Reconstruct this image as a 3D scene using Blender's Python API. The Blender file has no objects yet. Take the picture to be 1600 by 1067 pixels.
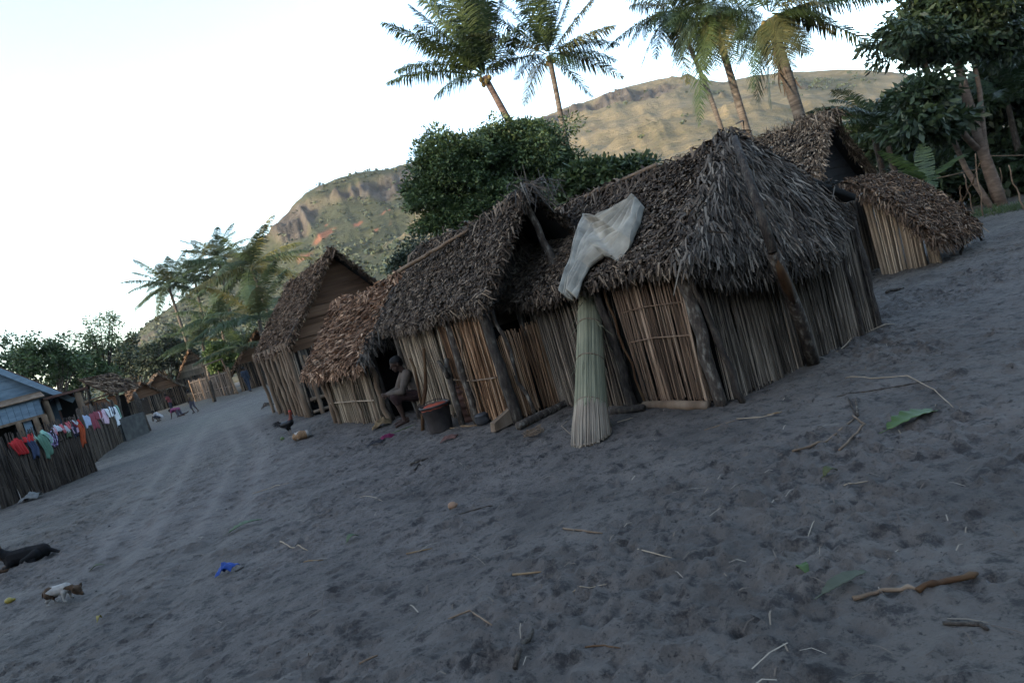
import bpy, math, random
import numpy as np
from mathutils import Vector, Matrix

SC = bpy.context.scene
COL = SC.collection
R = math.radians

# ------------------------------------------------------------------ camera
CAM_H, ROLL, HORIZ, FPX = 1.6, 16.0, 76.0, 1066.7      # eye height, roll, horizon offset, focal length in 1600-px pixels
pitch = math.atan(HORIZ / FPX)
FWD = Vector((0, math.cos(pitch), -math.sin(pitch)))
UP0 = Vector((0, math.sin(pitch), math.cos(pitch)))
RT0 = Vector((1, 0, 0))
ct, st = math.cos(R(ROLL)), math.sin(R(ROLL))
RIGHT = RT0 * ct - UP0 * st
UP = RT0 * st + UP0 * ct
EYE = Vector((0, 0, CAM_H))
cam = bpy.data.cameras.new('camera')
cam.lens, cam.sensor_width, cam.sensor_fit = 24.0, 36.0, 'HORIZONTAL'
cam.clip_start, cam.clip_end = 0.05, 6000
camo = bpy.data.objects.new('camera', cam)
COL.objects.link(camo)
m = Matrix((RIGHT, UP, -FWD)).transposed().to_4x4()
m.translation = EYE
camo.matrix_world = m
SC.camera = camo

# ------------------------------------------------------------------ light
SUN_EL, SUN_AZ = R(11.0), R(-124.0)       # azimuth measured from +Y towards +X: the sun stands low, left and a little behind
EXPOSURE = 2.58
w = bpy.data.worlds.new('World'); SC.world = w; w.use_nodes = True
nt = w.node_tree
sky = nt.nodes.new('ShaderNodeTexSky'); sky.sky_type = 'NISHITA'; sky.sun_disc = False
sky.sun_elevation = SUN_EL; sky.sun_rotation = SUN_AZ
sky.air_density = 1.0; sky.dust_density = 1.0; sky.ozone_density = 1.6
bg = nt.nodes['Background']; bg.inputs[1].default_value = 0.15
hs = nt.nodes.new('ShaderNodeHueSaturation'); hs.inputs['Saturation'].default_value = 0.90      # tones the blue of the sky down slightly
nt.links.new(sky.outputs[0], hs.inputs['Color']); nt.links.new(hs.outputs[0], bg.inputs[0])
sun = bpy.data.lights.new('sun', 'SUN'); sun.energy = 2.1; sun.angle = R(2.5); sun.color = (1.0, 0.80, 0.58)
suno = bpy.data.objects.new('sun', sun); COL.objects.link(suno)
sd = Vector((math.sin(SUN_AZ) * math.cos(SUN_EL), math.cos(SUN_AZ) * math.cos(SUN_EL), math.sin(SUN_EL)))
suno.rotation_euler = sd.to_track_quat('Z', 'Y').to_euler()
suno.location = (-40, -20, 60)
SC.view_settings.view_transform = 'Standard'; SC.view_settings.look = 'None'
SC.view_settings.exposure = EXPOSURE; SC.view_settings.gamma = 1.0
SC.view_settings.use_curve_mapping = False
try:
    SC.cycles.max_bounces = 6; SC.cycles.diffuse_bounces = 3; SC.cycles.volume_bounces = 0; SC.cycles.volume_step_rate = 1.0
except Exception:
    pass

# ------------------------------------------------------------------ from the photograph to the place
def ray(px, py):
    return FWD * FPX + RIGHT * (px - 800.0) + UP * (533.5 - py)
def G(px, py, z=0.0):                    # the point of the level z seen at a pixel
    d = ray(px, py); t = (z - CAM_H) / d.z
    return EYE + d * t
def D(px, py, Y):                        # the point at the distance Y seen at a pixel
    d = ray(px, py); return EYE + d * (Y / d.y)
def project(P):                          # (n,3) -> pixel arrays
    q = P - np.array(EYE)
    f = q @ np.array(FWD); r = q @ np.array(RIGHT); u = q @ np.array(UP)
    f = np.where(np.abs(f) < 1e-6, 1e-6, f)
    return 800 + FPX * r / f, 533.5 - FPX * u / f

# ------------------------------------------------------------------ noise
def _hash(ix, iy, seed):
    n = (ix * 374761393 + iy * 668265263 + seed * 982451653) & 0xffffffff
    n = ((n ^ (n >> 13)) * 1274126177) & 0xffffffff
    n = n ^ (n >> 16)
    return (n & 0xffff) / 65535.0
def vnoise(x, y, seed=0):
    x = np.asarray(x, float); y = np.asarray(y, float)
    ix = np.floor(x).astype(np.int64); iy = np.floor(y).astype(np.int64)
    fx = x - ix; fy = y - iy
    fx = fx * fx * (3 - 2 * fx); fy = fy * fy * (3 - 2 * fy)
    a = _hash(ix, iy, seed); b = _hash(ix + 1, iy, seed); c = _hash(ix, iy + 1, seed); d = _hash(ix + 1, iy + 1, seed)
    return (a * (1 - fx) + b * fx) * (1 - fy) + (c * (1 - fx) + d * fx) * fy
def fbm(x, y, octs=4, seed=0, gain=0.5):
    s = 0; a = 1; t = 0
    for k in range(octs):
        s = s + a * vnoise(x * 2 ** k + 17.3 * k, y * 2 ** k - 9.1 * k, seed + k); t += a; a *= gain
    return s / t
def sstep(a, b, x):
    t = np.clip((x - a) / (b - a), 0, 1); return t * t * (3 - 2 * t)

# ------------------------------------------------------------------ objects
def mk(name, verts, faces, mat, parent=None, smooth=False, idx=None, base=None):
    """one mesh object; base: the world point that becomes its origin"""
    V = np.asarray(verts, dtype=np.float32).reshape(-1, 3)
    if base is not None: V = V - np.array(base, dtype=np.float32)
    me = bpy.data.meshes.new(name)
    if isinstance(faces, np.ndarray) and faces.ndim == 2:
        n, k = faces.shape
        me.vertices.add(len(V)); me.vertices.foreach_set('co', V.ravel())
        me.loops.add(n * k); me.loops.foreach_set('vertex_index', faces.astype(np.int32).ravel())
        me.polygons.add(n); me.polygons.foreach_set('loop_start', np.arange(0, n * k, k, dtype=np.int32))
        try: me.polygons.foreach_set('loop_total', np.full(n, k, dtype=np.int32))
        except Exception: pass
        me.update(calc_edges=True); me.validate()
    else:
        me.from_pydata(V.tolist(), [], [list(map(int, f)) for f in faces]); me.update()
    for mm in (mat if isinstance(mat, (list, tuple)) else [mat]): me.materials.append(mm)
    if idx is not None: me.polygons.foreach_set('material_index', np.asarray(idx, dtype=np.int32))
    if smooth: me.polygons.foreach_set('use_smooth', np.ones(len(me.polygons), dtype=bool))
    o = bpy.data.objects.new(name, me); COL.objects.link(o)
    if base is not None and parent is None: o.location = base
    if parent is not None: o.parent = parent
    return o
def tag(o, label=None, cat=None, group=None, kind=None):
    if label: o['label'] = label
    if cat: o['category'] = cat
    if group: o['group'] = group
    if kind: o['kind'] = kind
    return o
def thing(name, label, cat, loc, rz=0.0, group=None):
    o = bpy.data.objects.new(name, None); COL.objects.link(o)
    o.empty_display_size = 0.1
    o.location = loc; o.rotation_euler = (0, 0, rz)
    return tag(o, label, cat, group)

class MB:
    """collects shapes, then links them as ONE mesh object"""
    def __init__(s): s.v = []; s.f = []; s.m = []; s.n = 0; s.cur = 0
    def add(s, V, F):
        V = np.asarray(V, float).reshape(-1, 3); s.v.append(V)
        for f in F: s.f.append([int(i) + s.n for i in f]); s.m.append(s.cur)
        s.n += len(V); return s
    def box(s, c, size, rot=None):
        hx, hy, hz = [a / 2 for a in size]
        V = np.array([(x, y, z) for x in (-hx, hx) for y in (-hy, hy) for z in (-hz, hz)])
        if rot is not None: V = V @ np.array(rot).T
        return s.add(V + np.array(c), [(0, 1, 3, 2), (4, 6, 7, 5), (0, 4, 5, 1), (2, 3, 7, 6), (0, 2, 6, 4), (1, 5, 7, 3)])
    def bar(s, a, b, wx, wz, up=(0, 0, 1)):
        a = Vector(a); b = Vector(b); d = (b - a); L = d.length; d.normalize()
        sx = d.cross(Vector(up)); 
        if sx.length < 1e-4: sx = d.cross(Vector((1, 0, 0)))
        sx.normalize(); u = sx.cross(d)
        rot = np.array([sx, d, u]).T
        return s.box((a + b) / 2, (wx, L, wz), rot)
    def tube(s, pts, rad, n=8, cap=True, wob=0.0, rng=None):
        P = [Vector(p) for p in pts]; k = len(P)
        if not hasattr(rad, '__len__'): rad = [rad] * k
        V = []; prev = None
        for i in range(k):
            t = (P[min(i + 1, k - 1)] - P[max(i - 1, 0)])
            if t.length < 1e-9: t = Vector((0, 0, 1))
            t.normalize()
            if prev is None:
                a = Vector((1, 0, 0)) if abs(t.x) < 0.8 else Vector((0, 1, 0))
                x = (a - t * a.dot(t)).normalized()
            else:
                x = (prev - t * prev.dot(t)).normalized()
            prev = x; y = t.cross(x)
            for j in range(n):
                a = 2 * math.pi * j / n; r = rad[i]
                if wob and rng is not None: r *= 1 + wob * rng.uniform(-1, 1)
                V.append(P[i] + x * (r * math.cos(a)) + y * (r * math.sin(a)))
        F = [(i * n + j, i * n + (j + 1) % n, (i + 1) * n + (j + 1) % n, (i + 1) * n + j) for i in range(k - 1) for j in range(n)]
        if cap: F.append(tuple(range(n - 1, -1, -1))); F.append(tuple((k - 1) * n + j for j in range(n)))
        return s.add([tuple(v) for v in V], F)
    def ball(s, c, r, n=10, m=7):
        if not hasattr(r, '__len__'): r = (r, r, r)
        V = [(0, 0, -1)]
        for i in range(1, m):
            p = -math.pi / 2 + math.pi * i / m
            for j in range(n):
                a = 2 * math.pi * j / n; V.append((math.cos(p) * math.cos(a), math.cos(p) * math.sin(a), math.sin(p)))
        V.append((0, 0, 1)); V = np.array(V) * np.array(r) + np.array(c)
        F = [(0, 1 + (j + 1) % n, 1 + j) for j in range(n)]
        for i in range(m - 2):
            F += [(1 + i * n + j, 1 + i * n + (j + 1) % n, 1 + (i + 1) * n + (j + 1) % n, 1 + (i + 1) * n + j) for j in range(n)]
        t = len(V) - 1; b = 1 + (m - 2) * n
        F += [(t, b + j, b + (j + 1) % n) for j in range(n)]
        return s.add(V, F)
    def prism(s, poly, z0, z1):
        n = len(poly); V = [(x, y, z0) for x, y in poly] + [(x, y, z1) for x, y in poly]
        F = [tuple(range(n - 1, -1, -1)), tuple(range(n, 2 * n))] + [(i, (i + 1) % n, n + (i + 1) % n, n + i) for i in range(n)]
        return s.add(V, F)
    def build(s, name, mat, parent=None, smooth=False, base=None):
        V = np.concatenate(s.v)
        return mk(name, V, s.f, mat, parent, smooth, s.m if any(s.m) else None, base)

class QB:
    """collects arrays of equal quads (leaves, flakes, reeds)"""
    def __init__(s): s.v = []; s.f = []; s.n = 0
    def add(s, V, F):
        V = V.reshape(-1, 3); s.v.append(V); s.f.append(F + s.n); s.n += len(V); return s
    def addmb(s, mb):
        for f in mb.f: assert len(f) == 4
        return s.add(np.concatenate(mb.v), np.array(mb.f))
    def build(s, name, mat, parent=None, base=None, smooth=False):
        return mk(name, np.concatenate(s.v), np.concatenate(s.f), mat, parent, smooth, None, base)

# ------------------------------------------------------------------ materials
def lin(h):
    c = [int(h[i:i + 2], 16) / 255 for i in (0, 2, 4)]
    return tuple((x / 12.92 if x <= .04045 else ((x + .055) / 1.055) ** 2.4) for x in c)
def mat(name, cols, rough=0.9, nscale=6, nw=0.4, bump=0.0, bscale=40, stretch=(1, 1, 1), island=True, detail=5, spec=0.25, trans=0.0, bdist=0.01):
    """colour ramp driven by a per-piece random value mixed with a noise in the object's own space"""
    M = bpy.data.materials.new(name); M.use_nodes = True; t = M.node_tree; N = t.nodes; L = t.links
    P = N['Principled BSDF']; P.inputs['Roughness'].default_value = rough
    P.inputs['Specular IOR Level'].default_value = spec
    tc = N.new('ShaderNodeTexCoord'); mp = N.new('ShaderNodeMapping'); mp.inputs['Scale'].default_value = stretch
    L.new(tc.outputs['Object'], mp.inputs[0])
    nz = N.new('ShaderNodeTexNoise'); nz.inputs['Scale'].default_value = nscale; nz.inputs['Detail'].default_value = detail
    L.new(mp.outputs[0], nz.inputs['Vector'])
    st_ = N.new('ShaderNodeMapRange'); st_.inputs[1].default_value = 0.28; st_.inputs[2].default_value = 0.72
    L.new(nz.outputs['Fac'], st_.inputs[0])
    fac = st_.outputs[0]
    if island:
        ge = N.new('ShaderNodeNewGeometry'); mx = N.new('ShaderNodeMix'); mx.inputs[0].default_value = nw
        L.new(ge.outputs['Random Per Island'], mx.inputs[2]); L.new(fac, mx.inputs[3]); fac = mx.outputs[0]
    rp = N.new('ShaderNodeValToRGB'); e = rp.color_ramp.elements
    while len(e) < len(cols): e.new(0.5)
    for k, (p, c) in enumerate(cols):
        e[k].position = p; e[k].color = (*c, 1)
    L.new(fac, rp.inputs[0]); L.new(rp.outputs[0], P.inputs['Base Color'])
    if bump:
        b = N.new('ShaderNodeBump'); b.inputs['Strength'].default_value = bump; b.inputs['Distance'].default_value = bdist
        n2 = N.new('ShaderNodeTexNoise'); n2.inputs['Scale'].default_value = bscale; n2.inputs['Detail'].default_value = 6
        L.new(mp.outputs[0], n2.inputs['Vector']); L.new(n2.outputs['Fac'], b.inputs['Height']); L.new(b.outputs[0], P.inputs['Normal'])
    if trans:
        tr = N.new('ShaderNodeBsdfTranslucent'); L.new(rp.outputs[0], tr.inputs[0])
        ms = N.new('ShaderNodeMixShader'); ms.inputs[0].default_value = trans
        L.new(P.outputs[0], ms.inputs[1]); L.new(tr.outputs[0], ms.inputs[2]); L.new(ms.outputs[0], N['Material Output'].inputs[0])
    return M
def ramp3(a, b, c): return [(0.05, a), (0.5, b), (0.95, c)]
M = {}
M['thatch'] = mat('grey_thatch', [(0, (0.0104, 0.0070, 0.0048)), (.35, (0.0441, 0.0297, 0.0200)), (.7, (0.0941, 0.0662, 0.0449)), (1, (0.2430, 0.1789, 0.1227))], nw=.15, nscale=3)
M['thatch_long'] = mat('long_grey_thatch', [(0, (0.0116, 0.0086, 0.0070)), (.4, (0.0516, 0.0407, 0.0319)), (.75, (0.1198, 0.0956, 0.0744)), (1, (0.2610, 0.2143, 0.1665))], nw=.15, nscale=3)
M['thatch_brown'] = mat('brown_thatch', [(0, (0.0181, 0.0099, 0.0057)), (.4, (0.0686, 0.0400, 0.0229)), (.75, (0.1282, 0.0805, 0.0487)), (1, (0.3241, 0.2221, 0.1423))], nw=.15, nscale=3)
M['thatch_red'] = mat('reddish_thatch', [(0, (0.0259, 0.0132, 0.0077)), (.4, (0.1194, 0.0607, 0.0329)), (.75, (0.2439, 0.1384, 0.0798)), (1, (0.5446, 0.3596, 0.2292))], nw=.15, nscale=3)
M['thatch_pale'] = mat('pale_thatch', [(0, (0.0206, 0.0136, 0.0084)), (.4, (0.0828, 0.0574, 0.0373)), (.75, (0.1645, 0.1199, 0.0801)), (1, (0.3696, 0.2806, 0.1939))], nw=.15, nscale=3)
M['under'] = mat('shaded_thatch_underside', ramp3((.003, .0026, .0022), (.006, .005, .0042), (.010, .008, .007)), nscale=20, stretch=(1, 1, 1))  # near-black: the shade below the roofs is put into the colour
M['reed_warm'] = mat('warm_reeds', [(0, (0.0170, 0.0086, 0.0045)), (.42, (0.1411, 0.0719, 0.0354)), (.72, (0.3014, 0.1775, 0.0979)), (1, (0.5610, 0.3804, 0.2480))], nw=.25, nscale=5, stretch=(1, 1, .3))
M['reed_mid'] = mat('brown_reeds', [(0, (0.0164, 0.0097, 0.0062)), (.45, (0.1137, 0.0710, 0.0447)), (.76, (0.2402, 0.1609, 0.1058)), (1, (0.4751, 0.3416, 0.2388))], nw=.25, nscale=5, stretch=(1, 1, .3))
M['reed_grey'] = mat('grey_reeds', [(0, (0.0127, 0.0101, 0.0081)), (.45, (0.0957, 0.0752, 0.0564)), (.76, (0.2123, 0.1687, 0.1254)), (1, (0.4728, 0.3712, 0.2717))], nw=.25, nscale=5, stretch=(1, 1, .3))
M['reed_pale'] = mat('pale_reeds', [(0, (0.0289, 0.0205, 0.0134)), (.45, (0.1930, 0.1445, 0.0981)), (.76, (0.3611, 0.2814, 0.1965)), (1, (0.6437, 0.5297, 0.3881))], nw=.25, nscale=5, stretch=(1, 1, .3))
M['bundle'] = mat('green_grey_reeds', [(0, (0.0781, 0.0765, 0.0469)), (.4, (0.1407, 0.1338, 0.0843)), (.75, (0.2033, 0.1912, 0.1218)), (1, (0.2972, 0.2550, 0.1639))], nw=.3, nscale=6, stretch=(1, 1, .2))
M['bundle_foot'] = mat('pale_reed_ends', [(0, (0.1146, 0.0824, 0.0580)), (.4, (0.1910, 0.1472, 0.1064)), (.75, (0.2548, 0.2002, 0.1452)), (1, (0.3313, 0.2709, 0.1985))], nw=.3, nscale=6, stretch=(1, 1, .2))
M['bark'] = mat('grey_bark', [(0, (0.0199, 0.0152, 0.0120)), (.45, (0.0508, 0.0387, 0.0301)), (.62, (0.0736, 0.0582, 0.0450)), (.78, (0.1470, 0.1293, 0.1052)), (1, (0.1922, 0.1724, 0.1403))], nscale=22, nw=.85, bump=1.0, bscale=60, stretch=(1, 1, .45), bdist=.02)
M['bark_dark'] = mat('dark_bark', [(0, (0.0133, 0.0101, 0.0083)), (.5, (0.0366, 0.0279, 0.0218)), (.8, (0.0665, 0.0539, 0.0412)), (1, (0.1331, 0.1141, 0.0884))], nscale=22, nw=.85, bump=1.0, bscale=60, stretch=(1, 1, .4), bdist=.02)
M['wood'] = mat('weathered_wood', [(0, (0.0479, 0.0294, 0.0183)), (.5, (0.1235, 0.0817, 0.0517)), (1, (0.2195, 0.1633, 0.1155))], nscale=7, nw=.6, bump=.4, bscale=60, stretch=(1, 1, .25))
M['wood_fresh'] = mat('fresh_cut_wood', [(0, (0.0810, 0.0446, 0.0216)), (.5, (0.1458, 0.0891, 0.0459)), (1, (0.2025, 0.1584, 0.0972))], nscale=14, nw=.6, bump=.4, bscale=60, stretch=(1, 1, .25))
M['wood_red'] = mat('stripped_red_wood', [(0, (0.0215, 0.0093, 0.0043)), (.5, (0.0645, 0.0310, 0.0128)), (1, (0.0990, 0.0619, 0.0292))], nscale=7, nw=.7, bump=.5, bscale=40, stretch=(1, 1, .4))
M['board'] = mat('brown_boards', [(0, (0.0475, 0.0237, 0.0131)), (.5, (0.1303, 0.0691, 0.0376)), (1, (0.2251, 0.1273, 0.0740))], nscale=5, nw=.5, bump=.4, bscale=40, stretch=(.15, 1, 2))
M['dark'] = mat('interior_shade', ramp3((.0015, .0013, .0012), (.003, .0026, .0022), (.005, .0042, .0036)), nscale=14)  # painted shade: near-black stand-in for unlit interiors and porches
M['palm_leaf'] = mat('palm_leaflets', [(0, (0.0140, 0.0249, 0.0098)), (.5, (0.0296, 0.0483, 0.0168)), (1, (0.0583, 0.0777, 0.0280))], rough=.5, nw=.4, nscale=1.2, trans=.18, spec=.2)
M['palm_far'] = mat('far_palm_leaflets', [(0, (0.0202, 0.0339, 0.0150)), (.5, (0.0370, 0.0577, 0.0243)), (1, (0.0672, 0.0882, 0.0347))], rough=.5, nw=.4, nscale=1.2, trans=.18, spec=.2)
M['palm_yellow'] = mat('yellowing_leaflets', [(0, (.10, .10, .03)), (.5, (.24, .20, .05)), (1, (.42, .30, .08))], rough=.55, nw=.4, nscale=1.2, trans=.25, spec=.4)
M['palm_olive'] = mat('olive_leaflets', [(0, (0.0307, 0.0369, 0.0135)), (.5, (0.0615, 0.0646, 0.0234)), (1, (0.1107, 0.0984, 0.0369))], rough=.5, nw=.4, nscale=1.2, trans=.2, spec=.2)
M['palm_dead'] = mat('dead_leaflets', [(0, (0.0315, 0.0225, 0.0158)), (.5, (0.0720, 0.0540, 0.0383)), (1, (0.1215, 0.0945, 0.0675))], rough=.8, nw=.4, nscale=1.2)
M['trunk'] = mat('palm_bark', [(0, (0.0292, 0.0243, 0.0203)), (.5, (0.0731, 0.0616, 0.0507)), (1, (0.1317, 0.1187, 0.1014))], nscale=5, nw=.9, bump=.8, bscale=8, stretch=(.4, .4, 3), bdist=.03)
M['trunk_red'] = mat('reddish_palm_bark', [(0, (0.0305, 0.0207, 0.0169)), (.5, (0.0741, 0.0505, 0.0410)), (1, (0.1177, 0.0918, 0.0771))], nscale=5, nw=.9, bump=.8, bscale=8, stretch=(.4, .4, 3), bdist=.03)
M['trunk_smooth'] = mat('smooth_tan_bark', [(0, (0.0561, 0.0382, 0.0285)), (.5, (0.1205, 0.0840, 0.0605)), (1, (0.1848, 0.1378, 0.1031))], nscale=4, nw=.9, bump=.4, bscale=14, stretch=(1, 1, 2.5))
M['leaf_dark'] = mat('dark_leaves', [(0, (0.0113, 0.0208, 0.0091)), (.5, (0.0245, 0.0425, 0.0169)), (1, (0.0472, 0.0707, 0.0260))], rough=.5, nw=.45, nscale=1.0, trans=.15, spec=.4)
M['leaf_blue'] = mat('blue_green_leaves', [(0, (0.0256, 0.0457, 0.0167)), (.5, (0.0544, 0.0854, 0.0288)), (1, (0.1117, 0.1524, 0.0455))], rough=.55, nw=.45, nscale=.9, trans=.15, spec=.4)
M['leaf_mid'] = mat('mid_green_leaves', [(0, (0.0190, 0.0328, 0.0121)), (.5, (0.0431, 0.0673, 0.0224)), (1, (0.0862, 0.1121, 0.0389))], rough=.55, nw=.45, nscale=.9, trans=.18, spec=.4)
M['leaf_bright'] = mat('bright_leaves', [(0, (0.0280, 0.0525, 0.0140)), (.5, (0.0595, 0.0980, 0.0245)), (1, (0.1120, 0.1540, 0.0490))], rough=.5, nw=.45, nscale=.9, trans=.25, spec=.4)
M['leaf_far'] = mat('far_leaves', [(0, (0.0180, 0.0276, 0.0180)), (.5, (0.0312, 0.0456, 0.0276)), (1, (0.0540, 0.0690, 0.0390))], rough=.6, nw=.5, nscale=.5, trans=.1)
M['plaster'] = mat('grey_concrete', ramp3((.025, .025, .025), (.04, .04, .039), (.06, .06, .057)), nscale=4, island=False, bump=.3)
def plain(name, c, rough=.8, var=.25, nscale=12, bump=.0, spec=.25):
    lo = tuple(x * (1 - var) for x in c); hi = tuple(min(1, x * (1 + var)) for x in c)
    return mat(name, ramp3(lo, c, hi), rough=rough, nscale=nscale, island=False, bump=bump, spec=spec)
# ------------------------------------------------------------------ ground
rngG = np.random.default_rng(11)
TRACKS = [[G(*p) for p in tr] for tr in ([(60, 1010), (200, 850), (270, 740), (300, 680), (330, 645)], [(250, 960), (345, 830), (380, 740), (395, 700), (365, 655), (345, 640)],
                                          [(0, 940), (110, 850), (230, 730), (275, 690)], [(1600, 420), (1500, 430), (1420, 440), (1330, 520)])]
def path_dist(X, Y):
    D_ = np.full(X.shape, 99.0)
    for tr in TRACKS[:2]:
        for a, b in zip(tr[:-1], tr[1:]):
            dx, dy = b.x - a.x, b.y - a.y; t = np.clip(((X - a.x) * dx + (Y - a.y) * dy) / (dx * dx + dy * dy), 0, 1); D_ = np.minimum(D_, np.hypot(X - a.x - t * dx, Y - a.y - t * dy))
    return D_
STAMPS = []
for _ in range(3600):
    x = rngG.uniform(-9, 12); y = 1.5 + 15 * rngG.random() ** 1.3
    STAMPS.append((x, y, rngG.uniform(0, 6.28), rngG.uniform(.03, .10), rngG.uniform(.018, .042), rngG.uniform(.010, .034)))
def ground_base(X, Y):
    h = (fbm(X * .35, Y * .35, 3, 3) - .5) * .10
    near = 1 - sstep(26, 50, np.hypot(X, Y))
    k = fbm(X * 2.3, Y * 3.1, 4, 21)
    h = h + near * ((k - .5) * .055)
    s = fbm(X * 7, Y * 9, 4, 31, .6)
    sm = 1 - .75 * np.exp(-(path_dist(X, Y) / .9) ** 2)
    rough = sstep(.38, .62, fbm(X * .8, Y * .9, 3, 77))
    h = h + near * (s - .5) * (.028 + .06 * rough) * sm
    g = fbm(X * 22, Y * 22, 2, 41)
    h = h + near * (g - .5) * .042 * (.5 + rough) * sm
    lump = np.clip(fbm(X * 11, Y * 13, 2, 51) - .62, 0, 1)
    h = h + near * lump * .13 * rough * sm
    return h
def tracks(X, Y):
    h = np.zeros_like(X)
    for tr in TRACKS:
        for a, b in zip(tr[:-1], tr[1:]):
            dx, dy = b.x - a.x, b.y - a.y; L2 = dx * dx + dy * dy
            t = np.clip(((X - a.x) * dx + (Y - a.y) * dy) / L2, 0, 1)
            d = np.hypot(X - a.x - t * dx, Y - a.y - t * dy)
            h = np.minimum(h, -.030 * np.exp(-(d / .14) ** 2)); h = np.maximum(h, .028 * np.exp(-((d - .28) / .08) ** 2) - .05 * (d < .16) - .05 * (h < -.004))
    return h
def axis(lo, hi, a, b, step, grow):
    mid = list(np.arange(a, b, step)); s = step; up = [b]
    while up[-1] < hi: s *= grow; up.append(up[-1] + s)
    s = step; dn = [a - step]
    while dn[-1] > lo: s *= grow; dn.append(dn[-1] - s)
    return np.array(dn[::-1] + mid + up)
GX = axis(-900, 900, -6.5, 8.5, .03, 1.045); GY = axis(-60, 1000, 1.8, 13.0, .03, 1.035)
XX, YY = np.meshgrid(GX, GY)
ZZ = ground_base(XX, YY) + tracks(XX, YY)
for (sx, sy, a, la, lb, dp) in STAMPS:
    r = la * 2.2
    i0, i1 = np.searchsorted(GX, (sx - r, sx + r)); j0, j1 = np.searchsorted(GY, (sy - r, sy + r))
    if i1 <= i0 or j1 <= j0: continue
    xs = XX[j0:j1, i0:i1] - sx; ys = YY[j0:j1, i0:i1] - sy
    u = (xs * math.cos(a) + ys * math.sin(a)) / la; v = (-xs * math.sin(a) + ys * math.cos(a)) / lb
    q = np.sqrt(u * u + v * v)
    ZZ[j0:j1, i0:i1] += -dp * np.exp(-q ** 2 * 1.1) + dp * .6 * np.exp(-((q - 1.45) / .4) ** 2)
def gz(x, y):
    i = int(np.clip(np.searchsorted(GX, x) - 1, 0, len(GX) - 2)); j = int(np.clip(np.searchsorted(GY, y) - 1, 0, len(GY) - 2))
    fx = (x - GX[i]) / (GX[i + 1] - GX[i]); fy = (y - GY[j]) / (GY[j + 1] - GY[j])
    return float((ZZ[j, i] * (1 - fx) + ZZ[j, i + 1] * fx) * (1 - fy) + (ZZ[j + 1, i] * (1 - fx) + ZZ[j + 1, i + 1] * fx) * fy)
def GP(px, py):
    p = G(px, py); p = G(px, py, gz(p.x, p.y)); p.z = gz(p.x, p.y); return p
ny, nx = XX.shape
I = np.arange(ny * nx).reshape(ny, nx)
F = np.stack([I[:-1, :-1], I[:-1, 1:], I[1:, 1:], I[1:, :-1]], -1).reshape(-1, 4)

def ground_mat():
    Mt = bpy.data.materials.new('grey_sand'); Mt.use_nodes = True; t = Mt.node_tree; N = t.nodes; L = t.links
    P = N['Principled BSDF']; P.inputs['Roughness'].default_value = .85; P.inputs['Specular IOR Level'].default_value = .3
    tc = N.new('ShaderNodeTexCoord')
    def noise(s, d=6, rough=.6, dist=0):
        n = N.new('ShaderNodeTexNoise'); n.inputs['Scale'].default_value = s; n.inputs['Detail'].default_value = d
        n.inputs['Roughness'].default_value = rough; n.inputs['Distortion'].default_value = dist
        L.new(tc.outputs['Object'], n.inputs['Vector']); return n
    def ramp(src, els):
        r = N.new('ShaderNodeValToRGB'); e = r.color_ramp.elements
        while len(e) < len(els): e.new(.5)
        for k, (p, c) in enumerate(els): e[k].position = p; e[k].color = (*c, 1)
        L.new(src, r.inputs[0]); return r
    n1 = noise(1.1, 8, .62, .3); base = ramp(n1.outputs['Fac'], [(.3, (.055, .0455, .039)), (.5, (.085, .0705, .0605)), (.7, (.116, .0965, .083))])
    n2 = noise(6.5, 10, .78); dirt = ramp(n2.outputs['Fac'], [(.505, (0, 0, 0)), (.60, (1, 1, 1))])
    mx = N.new('ShaderNodeMix'); mx.data_type = 'RGBA'
    L.new(dirt.outputs[0], mx.inputs[0]); L.new(base.outputs[0], mx.inputs[6]); mx.inputs[7].default_value = (.024, .0195, .0175, 1)
    n3 = noise(34, 6, .7); sp = ramp(n3.outputs['Fac'], [(.57, (0, 0, 0)), (.66, (1, 1, 1))])
    m2 = N.new('ShaderNodeMix'); m2.data_type = 'RGBA'
    L.new(sp.outputs[0], m2.inputs[0]); L.new(mx.outputs[2], m2.inputs[6]); m2.inputs[7].default_value = (.017, .014, .013, 1)
    n5 = noise(.045, 3, .5); far = ramp(n5.outputs['Fac'], [(.4, (1, 1, 1)), (.6, (.92, .97, .86))])
    m3 = N.new('ShaderNodeMix'); m3.data_type = 'RGBA'; m3.blend_type = 'MULTIPLY'; m3.inputs[0].default_value = 1
    pa = N.new('ShaderNodeVertexColor'); pa.layer_name = 'path'; m4 = N.new('ShaderNodeMix'); m4.data_type = 'RGBA'
    sp4 = N.new('ShaderNodeSeparateColor'); L.new(pa.outputs[0], sp4.inputs[0]); L.new(sp4.outputs[0], m4.inputs[0]); L.new(m2.outputs[2], m4.inputs[6]); m4.inputs[7].default_value = (.132, .111, .097, 1)
    m2 = m4
    L.new(m2.outputs[2], m3.inputs[6]); L.new(far.outputs[0], m3.inputs[7])
    L.new(m3.outputs[2], P.inputs['Base Color'])
    n4 = noise(60, 6, .7); b = N.new('ShaderNodeBump'); b.inputs['Strength'].default_value = .9; b.inputs['Distance'].default_value = .014
    L.new(n4.outputs['Fac'], b.inputs['Height'])
    n6 = noise(14, 6, .7); b2 = N.new('ShaderNodeBump'); b2.inputs['Strength'].default_value = .9; b2.inputs['Distance'].default_value = .03
    L.new(n6.outputs['Fac'], b2.inputs['Height']); L.new(b.outputs[0], b2.inputs['Normal']); L.new(b2.outputs[0], P.inputs['Normal'])
    return Mt
go = mk('ground', np.stack([XX, YY, ZZ], -1), F, ground_mat(), smooth=True); tag(go, kind='structure')
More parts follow.
